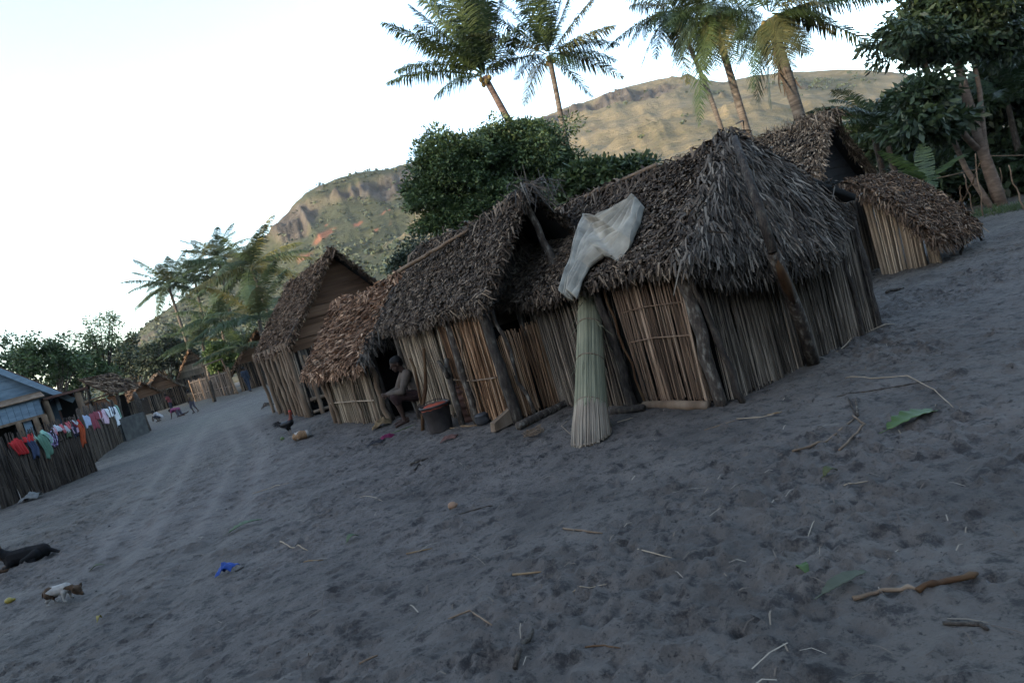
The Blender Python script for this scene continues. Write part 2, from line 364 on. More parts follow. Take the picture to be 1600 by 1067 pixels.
pd_ = path_dist(XX, YY); pv = .55 * np.exp(-((pd_ - .27) / .10) ** 2) + .30 * np.exp(-(pd_ / 1.3) ** 2); pv = pv * (.5 + .8 * fbm(XX * 1.3, YY * 1.3, 3, 55)) * sstep(4.5, 8.5, YY)
pc = go.data.color_attributes.new('path', 'FLOAT_COLOR', 'POINT'); pc.data.foreach_set('color', np.repeat(np.clip(pv, 0, 1).ravel()[:, None], 4, 1).astype(np.float32).ravel())

# ------------------------------------------------------------------ hill
SIL = [(-60, 690), (60, 640), (150, 580), (235, 500), (300, 455), (350, 412), (412, 372), (432, 352), (455, 322), (478, 300), (505, 288), (520, 281), (558, 268), (575, 266), (610, 262), (650, 250),
       (720, 222), (800, 197), (850, 180), (900, 163), (950, 145), (1000, 130), (1050, 120), (1090, 124), (1130, 126), (1200, 115), (1300, 108), (1350, 108), (1400, 114), (1500, 128), (1600, 150), (1700, 190)]
SPUR = [(300, 560), (420, 480), (551, 395), (600, 374), (640, 352), (700, 325), (800, 275), (906, 226), (1000, 192), (1100, 161), (1180, 150), (1260, 150), (1340, 150), (1450, 170), (1600, 200)]
def azel(lst):
    az, el = [], []
    for p in lst:
        d = ray(*p); az.append(math.atan2(d.x, d.y)); el.append(d.z / math.hypot(d.x, d.y))
    return np.array(az), np.array(el)
az1, el1 = azel(SIL); az2, el2 = azel(SPUR)
az1 = np.concatenate([[az1[0] - .6, az1[0] - .2], az1, [az1[-1] + .25, az1[-1] + .7]]); el1 = np.concatenate([[.01, .02], el1, [el1[-1] * .8, .05]])
az2 = np.concatenate([[az2[0] - .3], az2, [az2[-1] + .3]]); el2 = np.concatenate([[.0], el2, [.05]])
AZ = np.linspace(-1.15, 1.05, 1000); RR = np.concatenate([np.linspace(95, 260, 80), np.linspace(264, 620, 110), np.linspace(630, 1100, 24)])
A2, R2 = np.meshgrid(AZ, RR)
X2, Y2 = R2 * np.sin(A2), R2 * np.cos(A2)
E1 = np.interp(A2, az1, el1); E2 = np.interp(A2, az2, el2)
Rr = np.interp(A2, [-1.0, -.45, -.1, .2, .6, 1.0], [420, 400, 430, 520, 560, 560]); Rs = Rr * np.interp(A2, [-.5, -.2, .3, .6], [.72, .6, .5, .5])
H1 = E1 * Rr + CAM_H; H2 = E2 * Rs + CAM_H
t1 = np.clip((R2 - 100) / (Rr - 100), 0, 1); q = np.maximum(R2 - Rr, 0)
cliff = np.interp(A2, [-1, -.42, -.1, .05, .3, 1], [1.3, 2.0, 1.75, 1.5, 1.35, 1.2])
m1 = H1 * t1 ** cliff - q * .08
ds = (R2 - Rs)
t2 = np.clip((R2 - 95) / (Rs - 95), 0, 1)
m2 = np.where(ds < 0, H2 * t2 ** 1.15, H2 - ds * .22)
hh = np.maximum(m1, m2)
hh = np.maximum(hh, 0)
up = np.clip(hh / 40, 0, 1)
PX, PY = project(np.stack([X2, Y2, hh], -1).reshape(-1, 3)); PX = PX.reshape(hh.shape); PY = PY.reshape(hh.shape)
n_rock = fbm(X2 * .018, Y2 * .018, 5, 5); n_fine = fbm(X2 * .07, Y2 * .07, 4, 9)
onspur = (m2 > m1)
def blob(cx, cy, rx, ry, ang=0):
    a = R(ang); dx = PX - cx; dy = PY - cy
    return np.exp(-(((dx * math.cos(a) - dy * math.sin(a)) / rx) ** 2 + ((dx * math.sin(a) + dy * math.cos(a)) / ry) ** 2))
back = sstep(-30, 40, R2 - Rr)
rock = blob(460, 350, 50, 28, 45) + blob(600, 292, 45, 20, 10) + .8 * blob(655, 262, 40, 12, 20) + .7 * blob(540, 300, 40, 14, 25) + .9 * blob(850, 190, 60, 10, 16) + .7 * blob(960, 158, 55, 9, 20) + .8 * blob(1030, 145, 50, 10, 16) + \
    .5 * blob(1320, 130, 80, 12, 5) + .6 * blob(1215, 140, 50, 10, 5) + .5 * blob(930, 205, 30, 10, 20) + .5 * blob(990, 240, 22, 8, 20) + .35 * blob(1005, 150, 20, 8, 16)
rock = sstep(.40, .72, rock * np.where(PX < 620, .92, 1) * (.45 + 1.1 * n_rock) * np.where(onspur, .6, 1)) 
rock = np.maximum(rock, sstep(.70, .76, n_fine) * sstep(.5, .62, n_rock) * .7)
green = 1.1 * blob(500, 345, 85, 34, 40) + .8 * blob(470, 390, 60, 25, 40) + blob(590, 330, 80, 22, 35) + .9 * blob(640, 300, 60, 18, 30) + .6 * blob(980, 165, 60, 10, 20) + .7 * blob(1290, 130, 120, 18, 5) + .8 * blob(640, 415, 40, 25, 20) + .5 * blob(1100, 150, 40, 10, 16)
green = green + .5 * sstep(760, 560, PX)  # left flank, in two steps: its shade worked into a darker green
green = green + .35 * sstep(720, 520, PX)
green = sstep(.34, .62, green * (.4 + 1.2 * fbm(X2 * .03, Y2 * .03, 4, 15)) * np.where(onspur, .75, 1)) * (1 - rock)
soil = blob(505, 362, 26, 7, 32) + blob(603, 327, 13, 4, 38) + .8 * blob(560, 342, 14, 4, 35) + .7 * blob(508, 345, 5, 4, 30) + .7 * blob(585, 352, 6, 3, 30) + .6 * blob(475, 395, 26, 5, 35) + .4 * blob(610, 342, 12, 5, 30)
soil = .85 * sstep(.42, .75, soil * (.15 + 1.7 * fbm(X2 * .12, Y2 * .12, 4, 19))) * np.where(onspur, 0, 1)
hh = hh + up * ((n_rock - .5) * 15 * np.where(R2 > Rr * .97, .25, 1) + ((n_fine - .5) * 4 - 5 * np.abs(fbm(A2 * 26 + R2 * .004, R2 * .004, 3, 88) - .5)) * (1 + 2 * rock)) * np.where(np.abs(R2 - Rr) < 14, .35, 1)
hh = hh + rock * up * (fbm(A2 * 150, hh * .05, 4, 61) - .4) * 6 * np.where(R2 > Rr * .96, .2, 1)
hh = np.where(R2 < 98, -1.0, hh)
ny2, nx2 = A2.shape; I2 = np.arange(ny2 * nx2).reshape(ny2, nx2)
F2 = np.stack([I2[:-1, 1:], I2[:-1, :-1], I2[1:, :-1], I2[1:, 1:]], -1).reshape(-1, 4)[:, ::-1]
def hill_mat():
    Mt = bpy.data.materials.new('hillside'); Mt.use_nodes = True; t = Mt.node_tree; N = t.nodes; L = t.links
    P = N['Principled BSDF']; P.inputs['Roughness'].default_value = .95; P.inputs['Specular IOR Level'].default_value = .1
    tc = N.new('ShaderNodeTexCoord'); at = N.new('ShaderNodeVertexColor'); at.layer_name = 'cover_shade'
    sep = N.new('ShaderNodeSeparateColor'); L.new(at.outputs[0], sep.inputs[0])
    def noise(s, stretch=None, d=8):
        n = N.new('ShaderNodeTexNoise'); n.inputs['Scale'].default_value = s; n.inputs['Detail'].default_value = d; n.inputs['Roughness'].default_value = .65
        mp = N.new('ShaderNodeMapping'); mp.inputs['Scale'].default_value = stretch or (1, 1, 1)
        L.new(tc.outputs['Object'], mp.inputs[0]); L.new(mp.outputs[0], n.inputs['Vector']); return n.outputs['Fac']
    def ramp(src, els):
        r = N.new('ShaderNodeValToRGB'); e = r.color_ramp.elements
        while len(e) < len(els): e.new(.5)
        for k, (p, c) in enumerate(els): e[k].position = p; e[k].color = (*c, 1)
        L.new(src, r.inputs[0]); return r.outputs[0]
    def mix(f, a, b):
        x = N.new('ShaderNodeMix'); x.data_type = 'RGBA'; L.new(f, x.inputs[0]); L.new(a, x.inputs[6]); L.new(b, x.inputs[7]); return x.outputs[2]
    g1 = ramp(noise(.05), [(.30, (.048, .046, .028)), (.45, (.084, .074, .046)), (.6, (.117, .099, .062)), (.75, (.152, .126, .08))])
    g2 = ramp(noise(.5, None, 6), [(.56, (0, 0, 0)), (.72, (1, 1, 1))])
    gd = N.new('ShaderNodeRGB'); gd.outputs[0].default_value = (.055, .062, .030, 1)
    grass = mix(g2, g1, gd.outputs[0])
    rk = ramp(noise(.12, (1, 1, .22)), [(.3, (.018, .017, .015)), (.5, (.038, .034, .030)), (.68, (.068, .062, .055)), (.8, (.125, .115, .10))])
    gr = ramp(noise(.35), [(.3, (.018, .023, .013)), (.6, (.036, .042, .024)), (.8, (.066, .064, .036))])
    so = ramp(noise(.3), [(.3, (.10, .045, .03)), (.6, (.22, .085, .05)), (.8, (.28, .16, .11))])
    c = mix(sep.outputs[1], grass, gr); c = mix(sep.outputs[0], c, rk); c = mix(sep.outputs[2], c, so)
    L.new(c, P.inputs['Base Color'])
    b = N.new('ShaderNodeBump'); b.inputs['Strength'].default_value = .8; b.inputs['Distance'].default_value = 2.0
    L.new(noise(.25, None, 8), b.inputs['Height']); L.new(b.outputs[0], P.inputs['Normal'])
    return Mt
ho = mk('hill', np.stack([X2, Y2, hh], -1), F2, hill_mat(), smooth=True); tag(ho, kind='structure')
ca = ho.data.color_attributes.new('cover_shade', 'FLOAT_COLOR', 'POINT')
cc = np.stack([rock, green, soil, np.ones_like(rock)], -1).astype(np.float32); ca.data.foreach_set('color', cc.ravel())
# shrubs on the hillside: nobody could count them
rngH = np.random.default_rng(5)
wgt = (1 - np.clip(soil * 3, 0, 1)) * (green * 1.0 + .010 * (up > .02) + rock * .08) * (R2 < Rr + 5); wgt = wgt * R2; wgt = (wgt / wgt.sum()).ravel()
pick = rngH.choice(len(wgt), 4500, p=wgt)
base = np.stack([X2.ravel()[pick], Y2.ravel()[pick], hh.ravel()[pick]], -1) + np.c_[rngH.uniform(-1, 1, (4500, 2)), np.zeros(4500)]
sz = rngH.uniform(.5, 1.6, 4500) ** 1.3
q = QB()
for k in range(9):
    c = base + rngH.normal(0, .45, (4500, 3)) * sz[:, None] * np.array([1, 1, .5]) + np.c_[np.zeros((4500, 2)), sz * .4]
    u = rngH.normal(0, 1, (4500, 3)); u /= np.linalg.norm(u, axis=1)[:, None]
    v = np.cross(u, rngH.normal(0, 1, (4500, 3))); v /= np.linalg.norm(v, axis=1)[:, None]
    s_ = (sz * rngH.uniform(.3, .6, 4500))[:, None]
    V = np.stack([c - u * s_, c + v * s_, c + u * s_, c - v * s_], 1)
    q.add(V, np.arange(4500 * 4).reshape(-1, 4))
tag(q.build('hillside_shrubs', M['leaf_far']), 'low dark shrubs scattered over the grassy hillside', 'shrubs', kind='stuff')

# unseen slope added behind and beside the camera to put the village in shade
A3, R3 = np.meshgrid(np.linspace(R(-300), R(-60), 260), np.linspace(34, 130, 50))
hA = np.interp(np.degrees(A3), [-300, -285, -240, -180, -130, -100, -80, -66, -60], [0, 15, 20, 23, 22, 20, 17, 5, 0])
prof = sstep(34, 54, R3) * (1 - .25 * sstep(56, 130, R3))
h3 = hA * prof * (1 + .35 * (fbm(A3 * 6, R3 * .04, 4, 71) - .5)) - .4
X3, Y3 = R3 * np.sin(A3), R3 * np.cos(A3); I3 = np.arange(A3.size).reshape(A3.shape)
F3_ = np.stack([I3[:-1, :-1], I3[:-1, 1:], I3[1:, 1:], I3[1:, :-1]], -1).reshape(-1, 4)
tag(mk('hill', np.stack([X3, Y3, h3], -1), F3_, ho.data.materials[0], smooth=True), kind='structure')
M['dark_board'] = mat('near_black_boards', ramp3((.004, .0035, .003), (.008, .007, .006), (.016, .013, .012)), nscale=6)  # boards in one even near-black tone
# ------------------------------------------------------------------ thatch and reeds
def nrm(a): return a / np.maximum(np.linalg.norm(a, axis=-1, keepdims=True), 1e-9)
def flakes(q, rng, P, Dn, N, ln, wd, lift=.25, yaw=.4, curl=.02, droop=0.0, twist=.5):
    """n bent strips: start points P, down direction Dn, outward normal N (arrays or single vectors)"""
    n = len(P); Dn = np.broadcast_to(np.asarray(Dn, float), (n, 3)); N = np.broadcast_to(np.asarray(N, float), (n, 3))
    S = np.cross(Dn, N)
    y = rng.normal(0, yaw, n)[:, None]; l = np.clip(rng.normal(lift, lift * .6, n), -.1, 1.2)[:, None]
    f = nrm(np.cos(y) * (Dn * np.cos(l) + N * np.sin(l)) + np.sin(y) * S)
    s = nrm(np.cross(f, N)); nn = np.cross(s, f)
    tw = rng.normal(0, twist, n)[:, None]; s = s * np.cos(tw) + nn * np.sin(tw); nn = np.cross(s, f)
    L = (ln[0] + (ln[1] - ln[0]) * rng.random(n) ** 1.4)[:, None]; W = rng.uniform(wd[0], wd[1], n)[:, None] / 2
    cu = rng.normal(curl * .6, abs(curl), n)[:, None]
    p1 = P + f * L * .5 + nn * cu; p2 = P + f * L - nn * cu * .8 + np.array([0, 0, -1]) * (droop * L)
    V = np.stack([P - s * W * .8, P + s * W * .8, p1 - s * W, p1 + s * W, p2 - s * W * .45, p2 + s * W * .45], 1)
    I = np.arange(n)[:, None] * 6
    q.add(V, np.concatenate([I + np.array([0, 1, 3, 2]), I + np.array([2, 3, 5, 4])]))
def slope_pts(rng, n, O, U, Dn, N, Lu, Ld, bias=1.0, lump=.03, hip=0.0, hb=0.0):
    b = rng.random(n) ** bias * Ld; a0 = hip * np.clip(1 - (b + hb) / max(Ld + hb, 1e-6), 0, 1); a = a0 + rng.random(n) * (Lu - a0)
    b = np.where(rng.random(n) < .75, np.floor(b / .095) * .095 + rng.normal(0, .013, n), b)
    nz = lump * 2 * (fbm(a * 2.2 + O[0] * 7, b * 2.2 + O[1] * 3, 3, 8) - .5) + rng.uniform(-.01, .035, n)
    return np.asarray(O) + a[:, None] * np.asarray(U) + b[:, None] * np.asarray(Dn) + nz[:, None] * np.asarray(N), a, b
def tri_pts(rng, n, A, B, C):
    """random points of the triangle apex A, base B-C"""
    u = np.sqrt(rng.random(n))[:, None]; v = rng.random(n)[:, None]
    A, B, C = map(np.asarray, (A, B, C)); return A * (1 - u) + (B * (1 - v) + C * v) * u
def reeds(q, rng, a, b, z0, z1, n, wd=(.014, .03), lean=.03, depth=.03, ztop=.06, zbot=.03):
    """upright reeds side by side from a to b (xy), each a thin four-sided stick"""
    n = int(n * 1.55); wd = (wd[0] * .62, wd[1] * .70)
    a = np.array(a, float); b = np.array(b, float); d = (b - a); L = np.linalg.norm(d); d /= L; nn = np.array([d[1], -d[0]])
    t = np.sort(rng.uniform(0, L, n)); off = rng.uniform(-depth, depth, n)
    bx = a + d * t[:, None] + nn * off[:, None]
    le = rng.normal(0, lean, n) + .6 * lean * np.sin(t * 3 + rng.uniform(0, 6)); lt = bx + d * (le * (z1 - z0))[:, None] + nn * rng.normal(0, .012, n)[:, None]
    zb = z0 + rng.uniform(-zbot, zbot, n); zt = z1 + rng.uniform(-ztop, ztop, n)
    bow = rng.normal(0, .012, n)
    w = rng.uniform(wd[0], wd[1], n) / 2
    rows = []
    for s, (c, z) in enumerate(((bx, zb), ((bx + lt) / 2 + d * bow[:, None], (zb + zt) / 2), (lt, zt))):
        k = 1.0 if s < 2 else .8
        for (e, g) in ((-1, 0), (0, 1), (1, 0), (0, -1)):
            xy = c + d * (e * w * k)[:, None] + nn * (g * w * k)[:, None]
            rows.append(np.c_[xy, z])
    V = np.stack(rows, 1); I = np.arange(n)[:, None] * 12
    F = [I + np.array([r * 4 + j, r * 4 + (j + 1) % 4, r * 4 + 4 + (j + 1) % 4, r * 4 + 4 + j]) for r in range(2) for j in range(4)] + [I + np.array([8, 9, 10, 11])]
    q.add(V, np.concatenate(F))
def post(parent, a, b, r0, r1, m='bark', name='post', seed=0, n=9, bend=.02, base=None):
    rg = random.Random(seed); a = Vector(a); b = Vector(b); k = 9; pts = []; rad = []
    for i in range(k):
        t = i / (k - 1); p = a.lerp(b, t) + Vector((rg.uniform(-1, 1), rg.uniform(-1, 1), 0)) * bend * math.sin(math.pi * t)
        pts.append(p); rad.append((r0 + (r1 - r0) * t) * rg.uniform(.93, 1.07))
    mb = MB().tube(pts, rad, n, True, .05, rg)
    return mb.build(name, M[m], parent, smooth=True, base=base)

def roof(parent, rng, W, L, ze, zr, ov=.28, on=.3, of=.3, nl=5000, nr=1500, tm='thatch', ln=(.10, .22), wd=(.018, .04), sag=.06, lump=.035, lift=.3, thick=.07, ridge=500, fringe=600, yaw=.45, name='roof', rlen=(.2, .42), hip=0.0, ovr=None):
    ovr = ov if ovr is None else ovr
    s = (zr - ze) / (W / 2); q = QB()
    Ls = math.hypot(W / 2 + ov, (W / 2 + ov) * s); Dl = np.array([-1, 0, -s]) / math.hypot(1, s); Dr = np.array([1, 0, -s]) / math.hypot(1, s)
    Nl = np.array([-s, 0, 1]) / math.hypot(1, s); Nr = np.array([s, 0, 1]) / math.hypot(1, s)
    Uy = np.array([0, 1.0, 0]); O = np.array([W / 2, -on, zr]); LL = L + on + of
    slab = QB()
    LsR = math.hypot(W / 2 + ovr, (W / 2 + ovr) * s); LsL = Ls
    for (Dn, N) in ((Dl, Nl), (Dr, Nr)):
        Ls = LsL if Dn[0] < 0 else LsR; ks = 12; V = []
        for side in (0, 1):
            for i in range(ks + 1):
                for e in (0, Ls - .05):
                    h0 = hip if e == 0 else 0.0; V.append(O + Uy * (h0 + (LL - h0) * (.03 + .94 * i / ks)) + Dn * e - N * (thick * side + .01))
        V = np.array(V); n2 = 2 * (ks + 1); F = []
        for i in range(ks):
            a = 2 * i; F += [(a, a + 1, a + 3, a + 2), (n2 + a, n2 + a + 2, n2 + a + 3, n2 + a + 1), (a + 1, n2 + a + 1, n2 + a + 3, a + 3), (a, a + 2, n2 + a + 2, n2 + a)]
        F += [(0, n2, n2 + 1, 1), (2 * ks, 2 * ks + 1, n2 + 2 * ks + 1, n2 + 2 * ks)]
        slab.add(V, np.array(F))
    for (Dn, N, n) in ((Dl, Nl, nl), (Dr, Nr, nr)):
        Ls = LsL if Dn[0] < 0 else LsR
        P, a, b = slope_pts(rng, n, O, Uy, Dn, N, LL, Ls - .06, 1.0, lump, hip)
        flakes(q, rng, P, Dn, N, ln, wd, lift, yaw, .008)
        nf = int(fringe * n / max(nl, 1))                       # ragged eave
        P, a, b = slope_pts(rng, nf, O + Dn * (Ls - .14), Uy, Dn, N, LL, .12, 1, lump)
        flakes(q, rng, P - N * rng.uniform(0, thick + .03, nf)[:, None], Dn, N, (ln[0], ln[1] * 1.15), wd, .02, yaw, .03, .25)
        for e, y0 in ((0, -1), (1, 1)):                         # rake edges
            if e == 0 and hip: continue
            nk = 900 if e == 0 else 400; P, a, b = slope_pts(rng, nk, O + Uy * (0.02 if e == 0 else LL - .12), Uy, Dn, N, .1, Ls, 1, lump)
            P = P - N * rng.uniform(0, thick + .02, nk)[:, None]
            flakes(q, rng, P, nrm(Dn + Uy * y0 * .5), N, ln, wd, .05, .5, .03, .25)
    P = O + Uy * (hip + rng.uniform(-.02, 1.02, ridge) * (LL - hip))[:, None] + np.c_[rng.uniform(-.1, .1, ridge), np.zeros(ridge), rng.uniform(-.02, .06, ridge)]
    sg = np.where(rng.random(ridge) < .6, 1.0, -1.0)[:, None]
    Dd = np.where(sg > 0, Dl, Dr); Nn = np.where(sg > 0, Nl, Nr)
    flakes(q, rng, P, Dd, Nn, rlen, (wd[0], wd[1] * 1.2), .1, .8, .04, .15)
    def warp(V):
        y = (V[:, 1] + on) / LL; V[:, 2] -= sag * np.sin(np.pi * np.clip(y, 0, 1)); V[:, 2] += .03 * np.sin(V[:, 1] * 2.3 + V[:, 0] * 1.7); return V
    for b_ in (q, slab): b_.v = [warp(v) for v in b_.v]
    nq = sum(len(f) for f in q.f); q.add(np.concatenate(slab.v), np.concatenate(slab.f)); F = np.concatenate(q.f)
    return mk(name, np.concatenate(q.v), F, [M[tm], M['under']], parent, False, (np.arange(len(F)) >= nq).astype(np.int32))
def inner(parent, W, L, z1, W0=0.06, name='shade_lining'):
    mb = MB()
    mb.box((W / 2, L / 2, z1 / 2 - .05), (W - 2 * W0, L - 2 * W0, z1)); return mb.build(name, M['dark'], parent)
ANG = R(28); ANGA = R(31)
def loc_(a, x, y, z, rz): c, s = math.cos(rz), math.sin(rz); return Vector((a.x + c * x - s * y, a.y + s * x + c * y, z))
def unloc(o, p):                        # world point -> the thing's own space
    c, s = math.cos(o.rotation_euler.z), math.sin(o.rotation_euler.z); dx, dy = p.x - o.location.x, p.y - o.location.y
    return Vector((c * dx + s * dy, -s * dx + c * dy, p.z - o.location.z))
def onplane(o, px, py, axis_, val):      # where a pixel's ray meets the plane local x = val or y = val of a thing
    d = ray(px, py); e = unloc(o, EYE); c, s = math.cos(o.rotation_euler.z), math.sin(o.rotation_euler.z)
    dl = Vector((c * d.x + s * d.y, -s * d.x + c * d.y, d.z)); k = 0 if axis_ == 'x' else 1
    return e + dl * ((val - e[k]) / dl[k])

# ------------------------------------------------------------------ the big hut in front
def big_hut():
    rng = np.random.default_rng(101); c = G(1128, 632); c.z = 0
    W, L, ze, zr = 2.78, 2.85, 1.60, 2.54
    t = thing('thatched_hut', 'largest nearest thatched hut with shaggy grey roof, white cloth thrown on it', 'hut', c, ANGA, 'thatched huts in the row')
    roof(t, rng, W, L, ze, zr, .24, .25, .36, 30000, 1500, 'thatch', (.05, .105), (.014, .030), .03, .05, .30, ridge=700, fringe=2200, hip=.55, ovr=.02, yaw=.36)
    # the thatched end, hanging from the ridge to over the end wall in two ragged halves
    q = QB(); A = (W / 2, .26, zr + .05); M0 = (W / 2, -.42, 1.20)
    for (B, C, n) in (((-.24, -.26, 1.46), M0, 6800), (M0, (W + .02, .12, 1.44), 6800)):
        A_, B_, C_ = map(np.array, (A, B, C)); N = nrm(np.cross(C_ - A_, B_ - A_)[None])[0]; N = N if N[1] < 0 else -N
        P = tri_pts(rng, n, A, B, C); Dn = nrm(P - (A_ + np.array([0, .1, .55]))); Dn = nrm(Dn - N * (Dn @ N)[:, None])
        bulge = .08 * np.sin(np.clip((zr - P[:, 2]) / 1.3, 0, 1) * np.pi)[:, None] + .08 * (fbm(P[:, 0] * 2.5, P[:, 2] * 2.5, 3, 5) - .5)[:, None]
        flakes(q, rng, P + N * (bulge + rng.uniform(-.05, .04, (n, 1))), Dn, N, (.10, .24), (.010, .025), .16, .26, .012, .10)
        k = 1700; v = rng.random(k)[:, None]; P = B_ * (1 - v) + C_ * v + np.c_[np.zeros(k), rng.uniform(-.03, .12, k), rng.uniform(-.06, .12, k) - .10 * np.sin(v[:, 0] * np.pi)]
        flakes(q, rng, P, nrm(np.array([[0, -.25, -1.0]]))[0], np.array([0, -1, -.2]), (.10, .26), (.010, .024), .06, .35, .03, .1)
    V = np.array([A, (-.18, -.16, 1.45), M0, (W - .02, .20, 1.42)]); V2 = V + np.array([0, .1, 0])
    q.add(np.concatenate([V, V2]), np.array([(0, 1, 2, 3), (4, 7, 6, 5), (0, 4, 5, 1), (3, 7, 4, 0)]))
    k = 500; y = rng.random(k)      # hip corners: loose strips over both rakes
    for e in (-1, 1):
        P = np.array(A) * (1 - y[:, None]) + np.array((W / 2 + e * (W / 2 + (.22 if e < 0 else .0)), -.22 if e < 0 else .14, 1.46)) * y[:, None] + rng.normal(0, .045, (k, 3))
        flakes(q, rng, P, nrm(np.array([[e * .55, -.5, -.75]]))[0], nrm(np.array([[e * .5, -.7, .5]]))[0], (.10, .26), (.012, .028), .2, .6, .04, .2)
    q.build('gable_thatch', M['thatch_long'], t)
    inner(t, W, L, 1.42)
    # end wall
    q = QB(); reeds(q, rng, (.10, -.02), (W / 2 - .06, -.03), .0, 1.36, 150, (.010, .024), .035, .03); reeds(q, rng, (.06, .05), (W / 2, .04), 0, 1.4, 45, (.012, .026), .02, .015)
    q.build('wall', M['reed_grey'], t)
    q = QB(); reeds(q, rng, (W / 2 + .06, -.03), (W - .06, -.02), .0, 1.38, 140, (.010, .024), .035, .03); reeds(q, rng, (W / 2, .05), (W - .04, .05), 0, 1.4, 45, (.012, .026), .02, .015)
    q.build('wall', M['reed_grey'], t)
    # long wall: a warm panel by the corner, a gap, a greyer panel beyond
    q = QB(); reeds(q, rng, (-.03, .12), (-.03, 1.02), .05, 1.55, 52, (.016, .034), .03, .02, .05, .05); reeds(q, rng, (.03, .06), (.03, 1.06), .05, 1.55, 22, (.016, .036), .04, .015)
    q.build('wall', M['reed_mid'], t)
    q = QB(); reeds(q, rng, (-.03, 1.28), (-.03, L - .05), .0, 1.52, 100, (.014, .032), .03, .025); reeds(q, rng, (.04, 1.24), (.04, L), 0, 1.52, 35, (.016, .034), .03, .015)
    q.build('wall', M['reed_grey'], t)
    post(t, (0, 0, -.1), (-.07, .02, 1.46), .062, .066, 'bark', seed=1)
    tp = MB().tube([(-.075, -.055, 1.42), (-.068, -.052, 1.33), (-.06, -.05, 1.24)], [.02, .05, .016], 7); tp.build('split_end', M['wood_fresh'], t, True)
    post(t, (.12, -.16, -.05), (-.02, -.05, 1.3), .035, .03, 'bark_dark', seed=2, bend=.05)
    pp = [onplane(t, px, py, 'y', y) for px, py, y in ((1272, 566, -.12), (1252, 505, -.25), (1228, 445, -.42), (1208, 395, -.60), (1188, 330, -.55), (1172, 285, -.43), (1158, 245, -.25), (1148, 216, -.04))]
    pp[0].z = -.1; rg = random.Random(3)
    MB().tube(pp[:4], [.068, .068, .062, .054], 10, True, .07, rg).build('post', M['bark'], t, True)
    MB().tube(pp[3:], [.046, .042, .04, .038, .034], 9, True, .07, rg).build('ridge_pole', M['bark_dark'], t, True)
    sc = MB().tube([p_ + Vector((-.035, -.03, 0)) for p_ in (pp[3].lerp(pp[2], .2), pp[3].lerp(pp[2], .7), pp[2], pp[2].lerp(pp[1], .6))], [.025, .048, .050, .02], 8); sc.build('bared_wood', M['wood_red'], t, True)
    post(t, (W, 0, -.1), (W - .02, -.03, 1.36), .06, .05, 'bark_dark', seed=5)
    post(t, (W - .4, -.06, -.1), (W - .42, -.06, 1.34), .03, .03, 'bark_dark', seed=15)
    post(t, (-.10, 1.16, -.1), (-.14, 1.22, 1.36), .055, .042, 'bark_dark', seed=6, bend=.04)
    post(t, (-.07, .98, -.02), (-.12, 1.10, 1.36), .014, .012, 'wood_red', name='stick', seed=7, bend=.03)
    post(t, (-.05, L, -.1), (-.10, L + .05, 1.36), .05, .045, 'bark', seed=8)
    sill = MB().tube([(-.10, .08, .02), (-.12, .5, .035), (-.10, .98, .03)], [.05, .055, .045], 8); sill.build('sill', M['wood'], t, True)
    rail = MB()
    for z in (.72, 1.05): rail.tube([(-.055, .1, z), (-.06, .6, z + .02), (-.055, 1.0, z)], .007, 5)
    rail.build('tie', M['reed_mid'], t)
    # ridge pole showing along the top at the far end
    post(t, (W / 2 - .05, 1.3, zr + .03), (W / 2 - .12, L + .5, zr + .0), .03, .035, 'wood', name='ridge_log', seed=9, bend=.03)
    return t, W, L, ze, zr
HA, WA, LA, zeA, zrA = big_hut()

